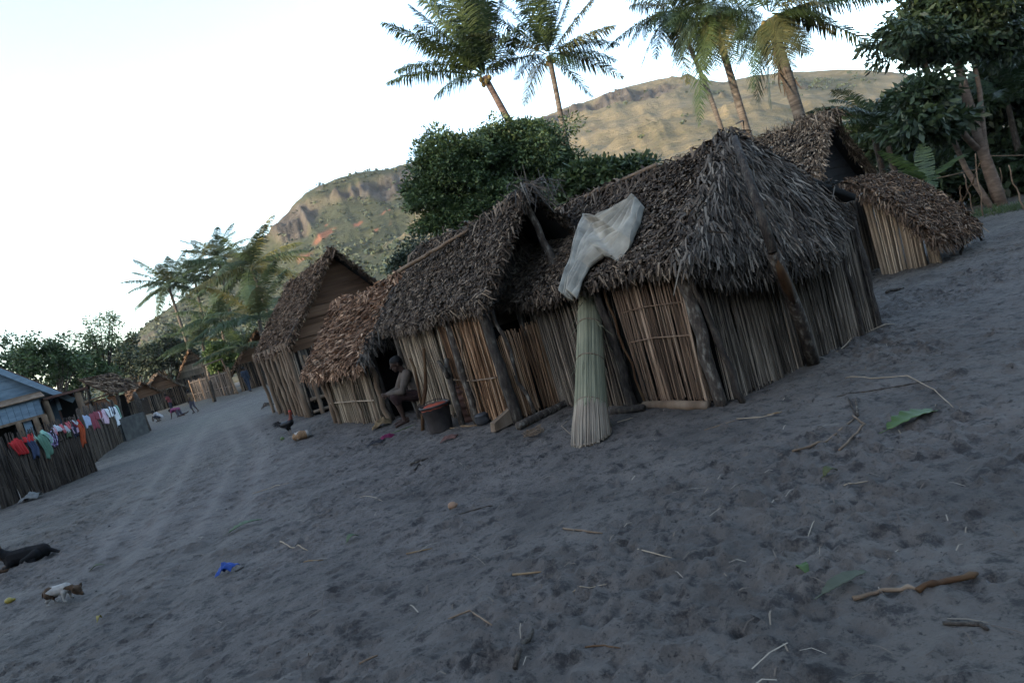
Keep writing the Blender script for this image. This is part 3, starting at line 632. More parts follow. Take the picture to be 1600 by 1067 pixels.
# ------------------------------------------------------------------ the middle hut
def mid_hut():
    rng = np.random.default_rng(102); c = G(810, 662); c.z = 0
    W, L, ze, zr = 1.82, 3.2, 1.74, 2.72
    t = thing('thatched_hut', 'middle thatched hut with dark open gable and warm brown reed walls', 'hut', c, ANG + R(1), 'thatched huts in the row')
    roof(t, rng, W, L, ze, zr, .20, .28, .32, 22000, 1500, 'thatch', (.045, .10), (.013, .028), .04, .05, .28, ridge=600, fringe=2000, yaw=.36)
    q = QB(); A = (W / 2, .62, zr - .10); n = 2600
    P = tri_pts(rng, n, A, (-.02, .55, 1.5), (W + .02, .55, 1.5)) + np.c_[np.zeros(n), rng.uniform(-.06, .03, n), np.zeros(n)]
    flakes(q, rng, P, (0, -.15, -1), (0, -1, 0), (.10, .22), (.012, .028), .25, .45, .03)
    q.add(np.array([A, (-.0, .66, 1.2), (W / 2, .66, 1.2), (W + .0, .66, 1.2)]), np.array([(0, 1, 2, 3)]))
    k = 60; P = np.array((W / 2, -.30, zr + .06)) + rng.normal(0, .10, (k, 3)) * np.array([1.6, 1, .5])
    flakes(q, rng, P, nrm(np.array([[0, -.6, -1]]))[0], (0, -1, .2), (.18, .40), (.012, .024), .4, .9, .05, .25)
    k = 14; P = np.array((W / 2, -.25, zr + .06)) + rng.normal(0, .05, (k, 3))
    flakes(q, rng, P, (0, -.1, 1), (0, -1, 0), (.14, .32), (.008, .014), .2, .5, .03)
    q.build('gable_thatch', M['thatch_long'], t)
    MB().box((W / 2, L / 2 + .3, .7), (W - .12, L - .72, 1.5)).box((W / 2, .32, .5), (W - .14, .45, 1.0)).build('shade_lining', M['dark'], t)
    # end wall (lower than the eave: a dark gap stays above it)
    q = QB(); reeds(q, rng, (.10, -.03), (W * .50, -.03), .08, 1.12, 62, (.012, .026), .03, .025, .05); reeds(q, rng, (.08, .04), (W * .5, .04), .05, 1.1, 20, (.014, .028), .03, .015)
    q.build('wall', M['reed_warm'], t)
    q = QB(); reeds(q, rng, (W * .54, -.03), (W - .04, -.03), .08, 1.20, 55, (.012, .026), .03, .025, .05); reeds(q, rng, (W * .52, .04), (W, .04), .05, 1.2, 20, (.014, .028), .03, .015)
    q.build('wall', M['reed_mid'], t)
    # long wall in three panels
    for (y0, y1, mm, z0, n) in ((.10, .72, 'reed_warm', .06, 34), (.86, 1.36, 'reed_warm', .06, 26), (1.62, 3.2, 'reed_pale', .10, 70)):
        q = QB(); reeds(q, rng, (-.03, y0), (-.03, y1), z0, 1.62, n, (.018, .036), .06, .025, .05, .05); reeds(q, rng, (.03, y0), (.03, y1), z0, 1.62, n // 2, (.018, .036), .05, .015)
        q.build('wall', M[mm], t)
    post(t, (0, -.02, -.1), (-.06, .02, 1.62), .075, .058, 'bark_dark', seed=21)
    post(t, (.20, -.10, -.05), (.05, -.06, 1.45), .026, .022, 'bark', seed=22, bend=.05)
    post(t, (-.06, 1.02, -.1), (-.08, 1.0, 1.6), .055, .05, 'bark', seed=23, bend=.03)
    post(t, (-.09, .80, -.05), (-.05, .82, 1.55), .014, .012, 'wood', name='stick', seed=27, bend=.03)
    post(t, (-.05, L, -.1), (-.06, L, 1.6), .05, .045, 'bark', seed=24)
    post(t, (W * .52, -.07, -.1), (W * .5, -.09, 1.5), .045, .04, 'bark_dark', seed=25)
    post(t, (W * .62, -.16, 1.25), (W / 2 - .06, -.20, zr - .1), .052, .045, 'bark', name='ridge_pole', seed=26)
    # a peeled pole lying along the top of the slope
    d = onplane(t, 632, 424, 'x', W * .18); e = onplane(t, 735, 366, 'x', W * .42)
    post(t, d + Vector((-.1, 0, .02)), e + Vector((-.02, 0, .06)), .035, .026, 'wood', name='ridge_log', seed=28, bend=.04)
    tie = MB().tube([(-.06, .1, .62), (-.075, .8, .6), (-.07, 1.4, .63)], .010, 5); tie.build('tie', M['wood'], t)
    return t, W, L, ze, zr
HB, WB, LB, zeB, zrB = mid_hut()

# ------------------------------------------------------------------ the small reddish hut with the doorway
def small_hut():
    rng = np.random.default_rng(103); c = G(606, 660); c.z = 0
    W, L, ze, zr = 1.95, 2.6, 1.36, 2.42
    t = thing('thatched_hut', 'small low hut with reddish brown thatch and an open dark doorway', 'hut', c, R(33), 'thatched huts in the row')
    roof(t, rng, W, L, ze, zr, .27, .16, .62, 7500, 900, 'thatch_red', (.07, .19), (.014, .036), .05, .06, .40, ridge=380, fringe=900, yaw=.6)
    q = QB(); k = 300; y = rng.random(k)[:, None]
    P = np.array((W / 2, -.2, zr)) * (1 - y) + np.array((-.2, -.2, ze - .15)) * y + rng.normal(0, .03, (k, 3))
    flakes(q, rng, P, nrm(np.array([[-.1, -.4, -1]]))[0], (0, -1, .1), (.12, .3), (.012, .03), .3, .6, .04, .2)
    k = 220; P = np.c_[rng.uniform(0, W, k), rng.uniform(-.05, .0, k), rng.uniform(1.35, 1.5, k)]
    flakes(q, rng, P, (0, -.1, -1), (0, -1, 0), (.12, .28), (.012, .026), .1, .3, .02)
    q.add(np.array([(W / 2, .12, zr - .1), (0, .12, 1.35), (W / 2, .12, 1.35), (W, .12, 1.35)]), np.array([(0, 1, 2, 3)]))
    q.build('gable_thatch', M['thatch_long'], t)
    # inside: unlit room put in as a near-black lining behind the door opening
    mb = MB(); mb.box((W / 2, 1.3, .68), (W - .1, 1.6, 1.36)); mb.build('shade_lining', M['dark'], t)
    q = QB(); reeds(q, rng, (-.03, .12), (-.03, L), .0, 1.3, 105, (.012, .028), .03, .02, .04); reeds(q, rng, (.03, .05), (.03, L), 0, 1.3, 50, (.014, .03), .03, .015)
    q.build('wall', M['reed_pale'], t)
    q = QB(); reeds(q, rng, (.78, .02), (W, .02), .02, 1.4, 55, (.012, .026), .03, .02, .04); reeds(q, rng, (.76, .07), (W, .07), .02, 1.4, 45, (.014, .028), .03, .015)
    q.build('wall', M['reed_warm'], t)
    post(t, (.03, -.03, -.1), (-.06, 0, 1.4), .05, .045, 'wood', name='door_post', seed=31, bend=.05)
    post(t, (.12, .02, -.1), (.08, .0, 1.45), .035, .03, 'bark_dark', name='door_post', seed=32)
    post(t, (.78, 0, -.1), (.76, 0, 1.45), .025, .022, 'wood', name='door_post', seed=36)
    post(t, (-.07, .22, -.1), (-.08, .22, 1.3), .025, .022, 'wood', seed=33)
    post(t, (-.07, .95, -.1), (-.08, .98, 1.3), .028, .024, 'wood', seed=34)
    post(t, (-.07, L - .05, -.1), (-.1, L, 1.32), .05, .045, 'wood', seed=35)
    post(t, (-.08, L - .32, -.1), (-.1, L - .3, 1.3), .04, .035, 'wood', seed=37)
    r_ = MB().tube([(-.08, L, .42), (-.09, 1.2, .44), (-.08, .1, .43)], .013, 5); r_.tube([(-.08, L, 1.02), (-.09, 1.2, 1.0), (-.08, .1, 1.04)], .012, 5); r_.build('tie', M['reed_pale'], t)
    return t
HC = small_hut()

# ------------------------------------------------------------------ the tall hut with the boarded gable
def board_hut():
    rng = np.random.default_rng(104); c = G(492, 651); c.z = 0
    W, L, ze, zr = 3.0, 5.4, 1.98, 3.76
    t = thing('thatched_hut', 'tall steep thatched hut with a gable of horizontal brown boards', 'hut', c, R(28), 'thatched huts in the row')
    roof(t, rng, W, L, ze, zr, .18, .42, .40, 20000, 1500, 'thatch_brown', (.06, .125), (.015, .032), .06, .05, .32, ridge=500, fringe=1100)
    mb = MB(); n = 15; rg = random.Random(3)
    for i in range(n):
        z0 = 1.62 + (zr - 1.74) * i / n; z1 = 1.62 + (zr - 1.74) * (i + 1) / n
        hw = (W / 2 + .02) * min(1, (zr - .05 - (z0 + z1) / 2) / (zr - ze)); dz = rg.uniform(-.015, .015)
        mb.bar((W / 2 - hw, -.02 + rg.uniform(-.012, .012), (z0 + z1) / 2 - dz), (W / 2 + hw, -.02 + rg.uniform(-.012, .012), (z0 + z1) / 2 + dz), .03, (z1 - z0) * .93)
    mb.add([(-.05, .06, 1.6), (W + .05, .06, 1.6), (W / 2, .06, zr - .1)], [(0, 1, 2)]); mb.build('gable_boards', M['board'], t)
    inner(t, W, L, 1.9)
    q = QB(); reeds(q, rng, (-.02, .1), (-.02, L), .0, 1.85, 150, (.02, .045), .03, .02); q.build('wall', M['reed_grey'], t)
    q = QB(); reeds(q, rng, (.05, -.01), (W, -.01), .35, 1.66, 170, (.018, .035), .02, .015); q.build('wall', M['reed_grey'], t)
    mb = MB(); mb.tube([(0, -.06, .42), (W, -.06, .40)], .05, 7); mb.tube([(0, -.05, .12), (W, -.05, .1)], .04, 7); mb.tube([(0, -.06, .95), (W, -.06, .95)], .03, 7); mb.build('sill', M['wood'], t)
    ys = [0, .42, .80, 1.15, 1.75, 2.5, 3.2, 4.2, L]
    for i, y in enumerate(ys):
        post(t, (-.10, y, -.1), (-.16, y + .06, 1.9), .066 - .008 * (i % 3), .05, 'wood', seed=40 + i, bend=.025)
    post(t, (.2, -.08, -.1), (.18, -.08, 1.5), .05, .05, 'wood', seed=59)
    for e in (-1, 1):
        post(t, (W / 2 + e * (W / 2 + .1), -.2, ze - .05), (W / 2, -.2, zr - .04), .035, .035, 'bark_dark', name='rafter', seed=60 + e)
    return t
HD = board_hut()

# ------------------------------------------------------------------ the hut behind on the right, with its lean-to
def back_hut():
    rng = np.random.default_rng(105); ap = D(1300, 178, 12.8)
    aE = R(40); W, L, ze, zr = 2.9, 4.2, 1.75, ap.z
    c0 = Vector((ap.x, ap.y, 0)); c = Vector((c0.x - math.cos(aE) * W / 2 - math.sin(aE) * .3, c0.y - math.sin(aE) * W / 2 + math.cos(aE) * .3, 0))
    t = thing('thatched_hut', 'pale brown thatched hut behind the largest one, dark boarded gable', 'hut', c, aE, 'thatched huts in the row')
    roof(t, rng, W, L, ze, zr, .2, .3, .3, 9000, 2500, 'thatch_pale', (.08, .16), (.016, .032), -.06, .03, .30, ridge=1200, fringe=600, rlen=(.15, .32))
    q = QB(); k = 700; P = np.array((W / 2, 0, zr + .03)) + np.c_[rng.normal(0, .04, k), rng.uniform(-.25, L, k), np.zeros(k)]
    flakes(q, rng, P, (0, 0, 1), (0, -1, 0), (.08, .22), (.008, .016), .1, .5, .02)
    q.build('ridge_cap', M['thatch_pale'], t)
    mb = MB(); n = 9
    for i in range(n):
        z = 1.7 + (zr - 1.75) * (i + .5) / n; hw = W / 2 * (zr - z) / (zr - ze)
        mb.bar((W / 2 - hw, 0, z), (W / 2 + hw, 0, z), .03, (zr - 1.75) / n * .95)
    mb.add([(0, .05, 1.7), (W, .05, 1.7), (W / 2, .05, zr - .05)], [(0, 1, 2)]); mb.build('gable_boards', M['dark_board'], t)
    inner(t, W, L, 1.75)
    q = QB(); reeds(q, rng, (0, 0), (W, 0), 0, 1.72, 130, (.015, .03)); reeds(q, rng, (0, 0), (0, L), 0, 1.72, 170, (.015, .03)); q.build('wall', M['reed_grey'], t)
    for p in ((0, 0), (W, 0), (0, L)): post(t, (*p, -.1), (*p, 1.8), .06, .05, 'bark_dark', seed=70 + int(p[0] + p[1]))
    return t, c, aE, W
HE, cE, aE, WE = back_hut()
def lean_to():
    rng = np.random.default_rng(106)
    t = thing('lean_to_shelter', 'low lean-to with sagging brown thatch nearly reaching the ground, pale reed side', 'shelter', D(1378, 428, 12.3), R(36))
    t.location.z = 0
    o = t
    # corners of the roof, in the shelter's own space
    tl = unloc(o, D(1312, 282, 12.4)); tr = unloc(o, D(1392, 270, 13.9)); bl = unloc(o, D(1466, 382, 11.5)); br = unloc(o, D(1528, 352, 12.6))
    q = QB(); n = 6500; a = rng.random(n); b = rng.random(n)
    A, B, C_, D_ = map(np.array, (tl, tr, bl, br))
    Dn0 = nrm(((C_ + D_) / 2 - (A + B) / 2)[None])[0]; N = np.cross(Dn0, B - A); N = N / np.linalg.norm(N); N = N if N[2] > 0 else -N
    def surf(a, b):
        P = (A * (1 - a[:, None]) + B * a[:, None]) * (1 - b[:, None]) + (C_ * (1 - a[:, None]) + D_ * a[:, None]) * b[:, None]
        return P + N * (.10 * np.sin(np.pi * b) + .08 * (fbm(a * 4, b * 4, 3, 4) - .5))[:, None]
    flakes(q, rng, surf(a, b) + N * rng.uniform(0, .04, n)[:, None], Dn0, N, (.08, .17), (.016, .032), .3, .5, .02)
    k = 700; a = rng.random(k); flakes(q, rng, surf(a, np.full(k, .97)) - N * rng.uniform(0, .1, k)[:, None], Dn0, N, (.10, .25), (.014, .03), .05, .5, .03, .3)
    for av in (0.0, 1.0):
        k = 350; b = rng.random(k); flakes(q, rng, surf(np.full(k, av), b) - N * rng.uniform(0, .12, k)[:, None], nrm((Dn0 + (A - B) * (.4 if av == 0 else -.4))[None])[0], N, (.10, .2), (.014, .03), .05, .5, .03, .3)
    g = 8; uu, vv = np.meshgrid(np.linspace(.01, .99, g), np.linspace(.01, .99, g)); S = surf(uu.ravel(), vv.ravel()) - N * .02; S2 = S - N * .09
    I = np.arange(g * g).reshape(g, g); F = np.stack([I[:-1, :-1], I[:-1, 1:], I[1:, 1:], I[1:, :-1]], -1).reshape(-1, 4)
    q.add(np.concatenate([S, S2]), np.concatenate([F, F + g * g]))
    q.build('roof', M['thatch_brown'], t)
    # side wall under the near edge
    w0 = unloc(o, G(1378, 430)); w1 = unloc(o, G(1472, 411)); q = QB(); k = 95
    tt = np.sort(rng.random(k)); rt = np.clip(tt * 1.0, 0, 1)
    for i in range(k):
        t_ = tt[i]; xy = np.array(w0)[:2] * (1 - t_) + np.array(w1)[:2] * t_
        zt = surf(np.array([.06]), np.array([.14 + .80 * t_]))[0, 2] - .06
        xt = surf(np.array([.06]), np.array([.14 + .80 * t_]))[0, :2]
        for e in (0, .03):
            w = rng.uniform(.008, .018); d = np.array(w1 - w0)[:2]; d /= np.linalg.norm(d); nn = np.array([d[1], -d[0]])
            V = []
            for (p, z) in ((xy, -.03), (xt, max(zt, .12))):
                for (g1, g2) in ((-1, 0), (0, 1), (1, 0), (0, -1)):
                    V.append([*(p + d * g1 * w + nn * (g2 * w - e)), z])
            q.add(np.array(V), np.array([(j, (j + 1) % 4, 4 + (j + 1) % 4, 4 + j) for j in range(4)]))
    q.build('wall', M['reed_pale'], t)
    e1 = unloc(o, G(1500, 398)); post(t, (e1.x, e1.y, -.05), (bl.x * .4 + br.x * .6, bl.y * .4 + br.y * .6, .35), .025, .022, 'bark_dark', seed=81)
    e2 = unloc(o, G(1533, 377)); post(t, (e2.x, e2.y, -.05), (br.x, br.y, br.z - .05), .022, .02, 'bark_dark', seed=82)
    mb = MB().tube([(e1.x, e1.y, .12), (e2.x, e2.y, .14)], .02, 6); mb.build('rail', M['bark_dark'], t)
    return t
HF = lean_to()

# ------------------------------------------------------------------ small far huts
def far_hut(label, px, py, ang, W, L, ze, zr, tm, wm, seed, boards=None, nl=2500, door=True):
    rng = np.random.default_rng(seed); c = G(px, py); c.z = 0; far = c.length / 40
    t = thing('thatched_hut', label, 'hut', c, ang, 'far huts at the end of the street')
    roof(t, rng, W, L, ze, zr, .4, .4, .3, nl, 900, tm, (.18, .36), (.05, .10), .05, .05, .3, ridge=150, fringe=300)
    inner(t, W, L, ze)
    q = QB(); reeds(q, rng, (0, -.02), (W, -.02), 0, ze, int(W * 22), (.03, .06)); reeds(q, rng, (-.02, 0), (-.02, L), 0, ze, int(L * 22), (.03, .06)); q.build('wall', M[wm], t)
    mb = MB()
    for i in range(8):
        z = ze + (zr - ze - .1) * (i + .5) / 8; hw = W / 2 * (zr - z) / (zr - ze); mb.bar((W / 2 - hw, .0, z), (W / 2 + hw, .0, z), .04, (zr - ze) / 8 * .95)
    mb.build('gable_boards', M[boards or 'board'], t)
    for i, p in enumerate(((0, 0), (W, 0), (0, L), (W * .35, -.05), (W * .6, -.05))): post(t, (*p, -.1), (*p, ze + .05), .07, .06, 'wood', seed=seed * 7 + i)
    if door:
        mb = MB(); mb.box((W * .475, -.07, ze * .45), (W * .2, .04, ze * .9)); mb.build('door', M['bark_dark'], t)
    return t
far_hut('far brown hut with a tall grey boarded gable beside the bar frame', 287, 629, R(24), 3.6, 5.0, 2.2, 4.6, 'thatch_brown', 'reed_grey', 201, 'reed_grey')
far_hut('far low hut with pale thatch, left of the grey gabled hut', 231, 646, R(30), 3.4, 4.5, 1.7, 3.3, 'thatch_pale', 'reed_mid', 202)
far_hut('far hut with drooping brown thatch behind the standing man', 380, 611, R(20), 4.2, 4.0, 1.9, 3.9, 'thatch_brown', 'reed_mid', 203)
far_hut('small dark thatched hut under the spreading street tree', 205, 655, R(40), 3.0, 3.0, 1.5, 2.9, 'thatch_brown', 'reed_grey', 204)
# ------------------------------------------------------------------ palms
def frond_geo(q, rng, A, T, arch, llen=.75, n=46, droop=.5, lw=.042, sweep=.35, stem=.10, lwk=1.0):
    """one palm leaf from A to T: leaflets down both sides of an arched midrib, ragged and drooping"""
    A = np.array(A, float); T = np.array(T, float); L = np.linalg.norm(T - A); Cc = (A + T) / 2 + np.array([0, 0, arch * L])
    t = np.linspace(0, 1, 14)[:, None]; mid = A * (1 - t) ** 2 + 2 * Cc * t * (1 - t) + T * t * t
    # midrib: three-sided
    tan = nrm(np.gradient(mid, axis=0)); S = np.cross(tan, [0, 0, 1.0]); S = nrm(np.where(np.linalg.norm(S, axis=1, keepdims=True) < .05, np.array([[1.0, .2, 0]]), S)); Up = np.cross(S, tan)
    r = (.035 * (1 - t) + .006) * (L / 4)
    V = np.stack([mid - S * r, mid + Up * r, mid + S * r], 1); I = np.arange(13)[:, None] * 3
    q.add(V, np.concatenate([I + np.array([j, (j + 1) % 3, 3 + (j + 1) % 3, 3 + j]) for j in range(3)]))
    tt = np.linspace(stem, .995, n) + rng.uniform(-.006, .006, n); idx = np.clip(tt * 13, 0, 12.999); i0 = idx.astype(int); f = (idx - i0)[:, None]
    C = mid[i0] * (1 - f) + mid[np.minimum(i0 + 1, 13)] * f; Tn = nrm(tan[i0] * (1 - f) + tan[np.minimum(i0 + 1, 13)] * f); Sn = S[i0]; Un = Up[i0]
    prof = np.clip(np.sin(np.pi * (tt * .86 + .13)) ** .6, .2, 1)
    for sd in (-1, 1):
        ll = (llen * prof * rng.uniform(.75, 1.1, n))[:, None] * np.where(rng.random(n) < .06, .3, 1)[:, None]
        d = nrm(Sn * sd + Tn * (sweep + .5 * tt[:, None] + rng.normal(0, .12, (n, 1))) + Un * rng.normal(.18, .12, (n, 1)))
        g = np.array([0, 0, -1.0]); p1 = C + d * ll * .5 - np.array([0, 0, 1]) * ll * droop * .12; hz = 1 - .75 * np.abs(Tn[:, 2:3]); d2 = nrm(d + g * hz * (droop * 1.5 + rng.uniform(0, .5, (n, 1)))); p2 = p1 + d2 * ll * .55
        wv = Tn * lw * lwk * rng.uniform(.7, 1.2, (n, 1)) * (L / 4)
        V = np.stack([C - wv * .5, C + wv * .5, p1 - wv * .6, p1 + wv * .6, p2 - wv * .1, p2 + wv * .1], 1); I = np.arange(n)[:, None] * 6
        q.add(V, np.concatenate([I + np.array([0, 1, 3, 2]), I + np.array([2, 3, 5, 4])]))
def palm(label, base, crown, tips, rad, mt='trunk', lean=None, llen=.75, dm='palm_leaf', seed=1, group='coconut palms above the huts', nuts=0, n=46, boots=0, name='coconut_palm', lwk=1.05, hang=0, R_h=3.2):
    """tips: list of (tip point, arch, material)"""
    rng = np.random.default_rng(seed); base = Vector(base); crown = Vector(crown)
    t = thing(name, label, 'palm tree', base, 0, group); cl = crown - base
    k = 14; lean = Vector(lean) if lean is not None else Vector((0, 0, 0)); pts = []; rr = []
    for i in range(k):
        s = i / (k - 1); pts.append(cl * s + lean * math.sin(math.pi * s) + Vector((0, 0, -.15 if i == 0 else 0))); rr.append(rad * (1.25 - .45 * s) * (1.35 if i == 0 else 1) * rng.uniform(.96, 1.04))
    MB().tube(pts, rr, 10, True, .04, random.Random(seed)).build('trunk', M[mt], t, True)
    tips = list(tips)
    for i in range(hang):
        a = 6.283 * (i + rng.uniform(-.3, .3)) / hang; e = rng.uniform(-1.15, -.25); L = R_h * rng.uniform(.75, 1.05); tips.append((crown + Vector((math.cos(a) * math.cos(e) * L, math.sin(a) * math.cos(e) * L, math.sin(e) * L)), rng.uniform(.22, .38), rng.choice([None, None, 'palm_olive', dm])))
    for i, (tip, arch, mm) in enumerate(tips):
        q = QB(); tl = Vector(tip) - base; a = cl + (tl - cl).normalized() * rad * .7 + Vector((0, 0, rng.uniform(-.05, .25)))
        frond_geo(q, rng, a, tl, arch, llen * rng.uniform(.85, 1.1), n, rng.uniform(.6, 1.25), lwk=lwk)
        q.build('frond', M[mm or dm], t)
    if boots:
        q = QB(); P = np.array(cl) + np.c_[rng.normal(0, rad * .5, (boots, 2)), rng.uniform(-2.2, .2, boots)] - np.array(cl - pts[-4]) * 0
        dirv = nrm(np.c_[rng.normal(0, 1, (boots, 2)), np.full(boots, -2.6)]); flakes(q, rng, P, dirv, nrm(np.c_[rng.normal(0, 1, (boots, 2)), np.zeros(boots)]), (.4, 1.0), (.03, .07), .1, .2, .05, .1)
        q.build('dead_skirt', M['palm_dead'], t)
    if nuts:
        for i in range(nuts):
            a = 6.28 * i / nuts + 1; mb = MB().ball(cl + Vector((math.cos(a) * rad * 1.15, math.sin(a) * rad * 1.15, -.12 - .15 * (i % 2))), (.10, .10, .13), 8, 6); mb.build('coconut', M['nut'], t, True)
    return t
M['nut'] = plain('coconut_husk', (.12, .09, .03))
def pix_tips(lst, Y, seed, spread=1.6):
    rng = random.Random(seed); out = []
    for e in lst:
        px, py = e[0], e[1]; arch = e[2] if len(e) > 2 else .12; mm = e[3] if len(e) > 3 else None
        out.append((D(px, py, Y + rng.uniform(-spread, spread)), arch, mm))
    return out
def vert_base(crown, dx=0.0, dy=0.0): return Vector((crown.x + dx, crown.y + dy, 0))
def from_trunk(cpx, tpx, Y):             # crown point, and a base carried on down along the visible trunk
    c = D(*cpx, Y); t_ = D(*tpx, Y); d = t_ - c; b = c + d * (c.z / -d.z); return c, Vector((b.x, b.y, 0))
Yo, OL, DD = 'palm_yellow', 'palm_olive', 'palm_dead'
c, b = from_trunk((757, 120), (797, 193), 30)
palm('wind blown coconut palm with a reddish leaning trunk, leftmost above the round tree', b, c,
     pix_tips([(598, 36, .05), (606, 130, .16), (618, 112, .18), (640, -30, .02), (662, -48, .02), (690, -60, .0), (715, -70, 0), (738, -60, 0), (765, -40, .03), (700, -30, .03), (640, 8, .06), (725, -45, .02), (790, -20, .05), (812, 40, .10), (800, 80, .1),
               (760, -60, .0, OL), (680, 150, .25), (668, -10, .05), (745, -30, .0, OL), (655, 60, .10), (650, 40, .08)], 30, 1), .17, 'trunk_red', seed=1, llen=1.0, nuts=5, n=92)
c, b = from_trunk((858, 88), (880, 200), 30.5)
palm('coconut palm with one yellow drooping frond and a thin grey trunk', b, c,
     pix_tips([(818, 165, .22, Yo), (742, 118, .12, OL), (728, 55, .12, OL), (925, 152, .12), (975, 122, .14, OL), (962, 95, .16), (968, 70, .14), (960, 40, .10, OL), (932, -8, .06, OL), (890, -50, .03), (850, -60, .0), (820, -55, .0), (790, -40, .02), (872, -40, .02), (775, -5, .05), (805, 125, .15),
               (862, 60, .5, Yo), (905, -40, .03), (760, 20, .06), (835, -45, .02), (915, 110, .15)], 30.5, 2), .135, 'trunk', seed=2, llen=.95, nuts=4, n=86)
c, b = from_trunk((1053, 18), (1115, 213), 36)
palm('slender coconut palm with a long bowed trunk, between the paired palms', b, c,
     pix_tips([(946, 78, .15, OL), (1000, 115, .25), (1035, 60, .2), (985, 10, .10, OL), (1005, -60, .05, OL), (1050, -90, .02), (1090, -80, .05), (1120, -30, .08, OL), (1130, 30, .15), (1085, 75, .25, Yo), (1075, 130, .22, Yo), (960, -20, .08), (1030, -70, .0), (1110, 70, .2), (1065, 95, .3)], 36, 3), .13, 'trunk', lean=(.5, 0, 0), seed=3, llen=1.0, n=84, hang=9, R_h=3.4)
c, b = from_trunk((1112, 20), (1167, 205), 28)
palm('coconut palm with hanging fronds, third trunk from the right above the ridge', b, c,
     pix_tips([(1094, 195, .25), (1150, 100, .35), (1065, 85, .25), (1040, 40, .2), (1030, -40, .08), (1080, -90, .0), (1130, -90, .0), (1165, -60, .03), (1180, 20, .15), (1165, 60, .25, OL), (1100, 105, .35), (1055, 0, .15), (1150, -40, .1), (1135, 85, .3, OL), (1185, -20, .1), (1120, 110, .3)], 28, 4), .16, 'trunk', seed=4, llen=.95, nuts=5, n=84, hang=10, R_h=3.0)
c, b = from_trunk((1203, 30), (1247, 176), 24)
palm('thick coconut palm with a skirt of dead leaves, rightmost above the ridge', b, c,
     pix_tips([(1206, 170, .2), (1400, 92, .16), (1330, -10, .08), (1285, -70, .05), (1230, -100, .0), (1180, -100, .0), (1140, -60, .05), (1130, 20, .15), (1150, 60, .25), (1240, 110, .4, OL), (1260, 90, .4), (1300, 30, .2), (1390, 0, .12), (1260, 60, .3), (1195, 100, .3, OL), (1160, 35, .2), (1270, -30, .1), (1285, 22, .15)], 24, 5, 1.2), .21, 'trunk', seed=5, llen=.9, nuts=6, n=90, boots=55, hang=9, R_h=2.8)
# far palms on the left
def far_palm(label, cpx, tpx, Y, R0, seed, nfr=29, yellow=0, dm='palm_far', rad=.15, lo=-.5, trunk=True):
    rng = random.Random(seed); c, b = from_trunk(cpx, tpx, Y); tips = []
    for i in range(nfr):
        a = 6.283 * (i + rng.uniform(-.3, .3)) / nfr; e = [.9, .1, -.45, .5, -.15][i % 5] + rng.uniform(-.15, .15); e = max(e, lo)
        L = R0 * rng.uniform(.95, 1.25); tips.append((c + Vector((math.cos(a) * math.cos(e) * L, math.sin(a) * math.cos(e) * L, math.sin(e) * L - .15 * L)), rng.uniform(.12, .25), ('palm_yellow' if i < yellow else ('palm_olive' if rng.random() < .15 else None))))
    return palm(label, b, c, tips, rad, 'trunk', seed=seed, llen=R0 * .24, dm=dm, group='coconut palms at the foot of the hill', n=70, lwk=1.15)
far_palm('far coconut palm standing clear against the sky, leftmost of the hill group', (263, 447), (292, 535), 66, 3.6, 11)
far_palm('far coconut palm half hidden behind the crowns at the hill foot', (303, 432), (322, 520), 74, 3.8, 12)
far_palm('far coconut palm with upswept crown left of the yellow fronded one', (341, 405), (362, 500), 68, 3.8, 13)
far_palm('large far coconut palm with yellow lower fronds beside the boarded hut', (393, 420), (425, 505), 54, 4.5, 14, 22, 5)
far_palm('young low palm with arching fronds under the far coconut palms', (345, 500), (352, 545), 60, 4.2, 15, 16, 0, lo=.1)
far_palm('bushy low palm just left of the tall boarded hut', (405, 500), (412, 540), 46, 4.0, 16, 16, 0, lo=.1)
far_palm('small spreading palm above the bright green bush', (316, 535), (322, 565), 64, 4.0, 17, 16, 0, lo=.05)
far_palm('low palm behind the eave of the tall boarded hut', (380, 545), (385, 570), 50, 3.6, 18, 14, 0, lo=.1)

# ------------------------------------------------------------------ broadleaf trees
def crown_geo(q, rng, C, rad, nclump, nleaf, leaf, crad, fill=.55, asp=.45, up=.35, hang=.3):
    C = np.array(C, float); rad = np.array(rad, float)
    u = nrm(rng.normal(0, 1, (nclump, 3))); rr = (fill + (1 - fill) * rng.random(nclump)) ** 1.0
    u[:, 2] = np.abs(u[:, 2]) * np.where(rng.random(nclump) < .75, 1, -.6)
    cc = C + u * rad * rr[:, None] * (1 + .18 * rng.normal(0, 1, (nclump, 1)))
    for k in range(nclump):
        m_ = int(nleaf * rng.uniform(.6, 1.3)); d = nrm(rng.normal(0, 1, (m_, 3))); d[:, 2] = d[:, 2] * .8 + .1
        P = cc[k] + d * (crad * rng.uniform(.6, 1.15) * (rng.random(m_) ** .45))[:, None] * np.array([1, 1, .75])
        f = nrm(d * .6 + u[k] * up + np.array([0, 0, -hang]) + rng.normal(0, .5, (m_, 3))); s = nrm(np.cross(f, rng.normal(0, 1, (m_, 3)) + np.array([0, 0, 1.2]))); nn = np.cross(s, f)
        l = (leaf * rng.uniform(.6, 1.3, m_))[:, None]; w_ = l * asp * .5
        V = np.stack([P, P + f * l * .5 + s * w_ - nn * w_ * .4, P + f * l, P + f * l * .5 - s * w_ - nn * w_ * .4], 1)
        q.add(V, np.arange(m_ * 4).reshape(-1, 4))
    return cc
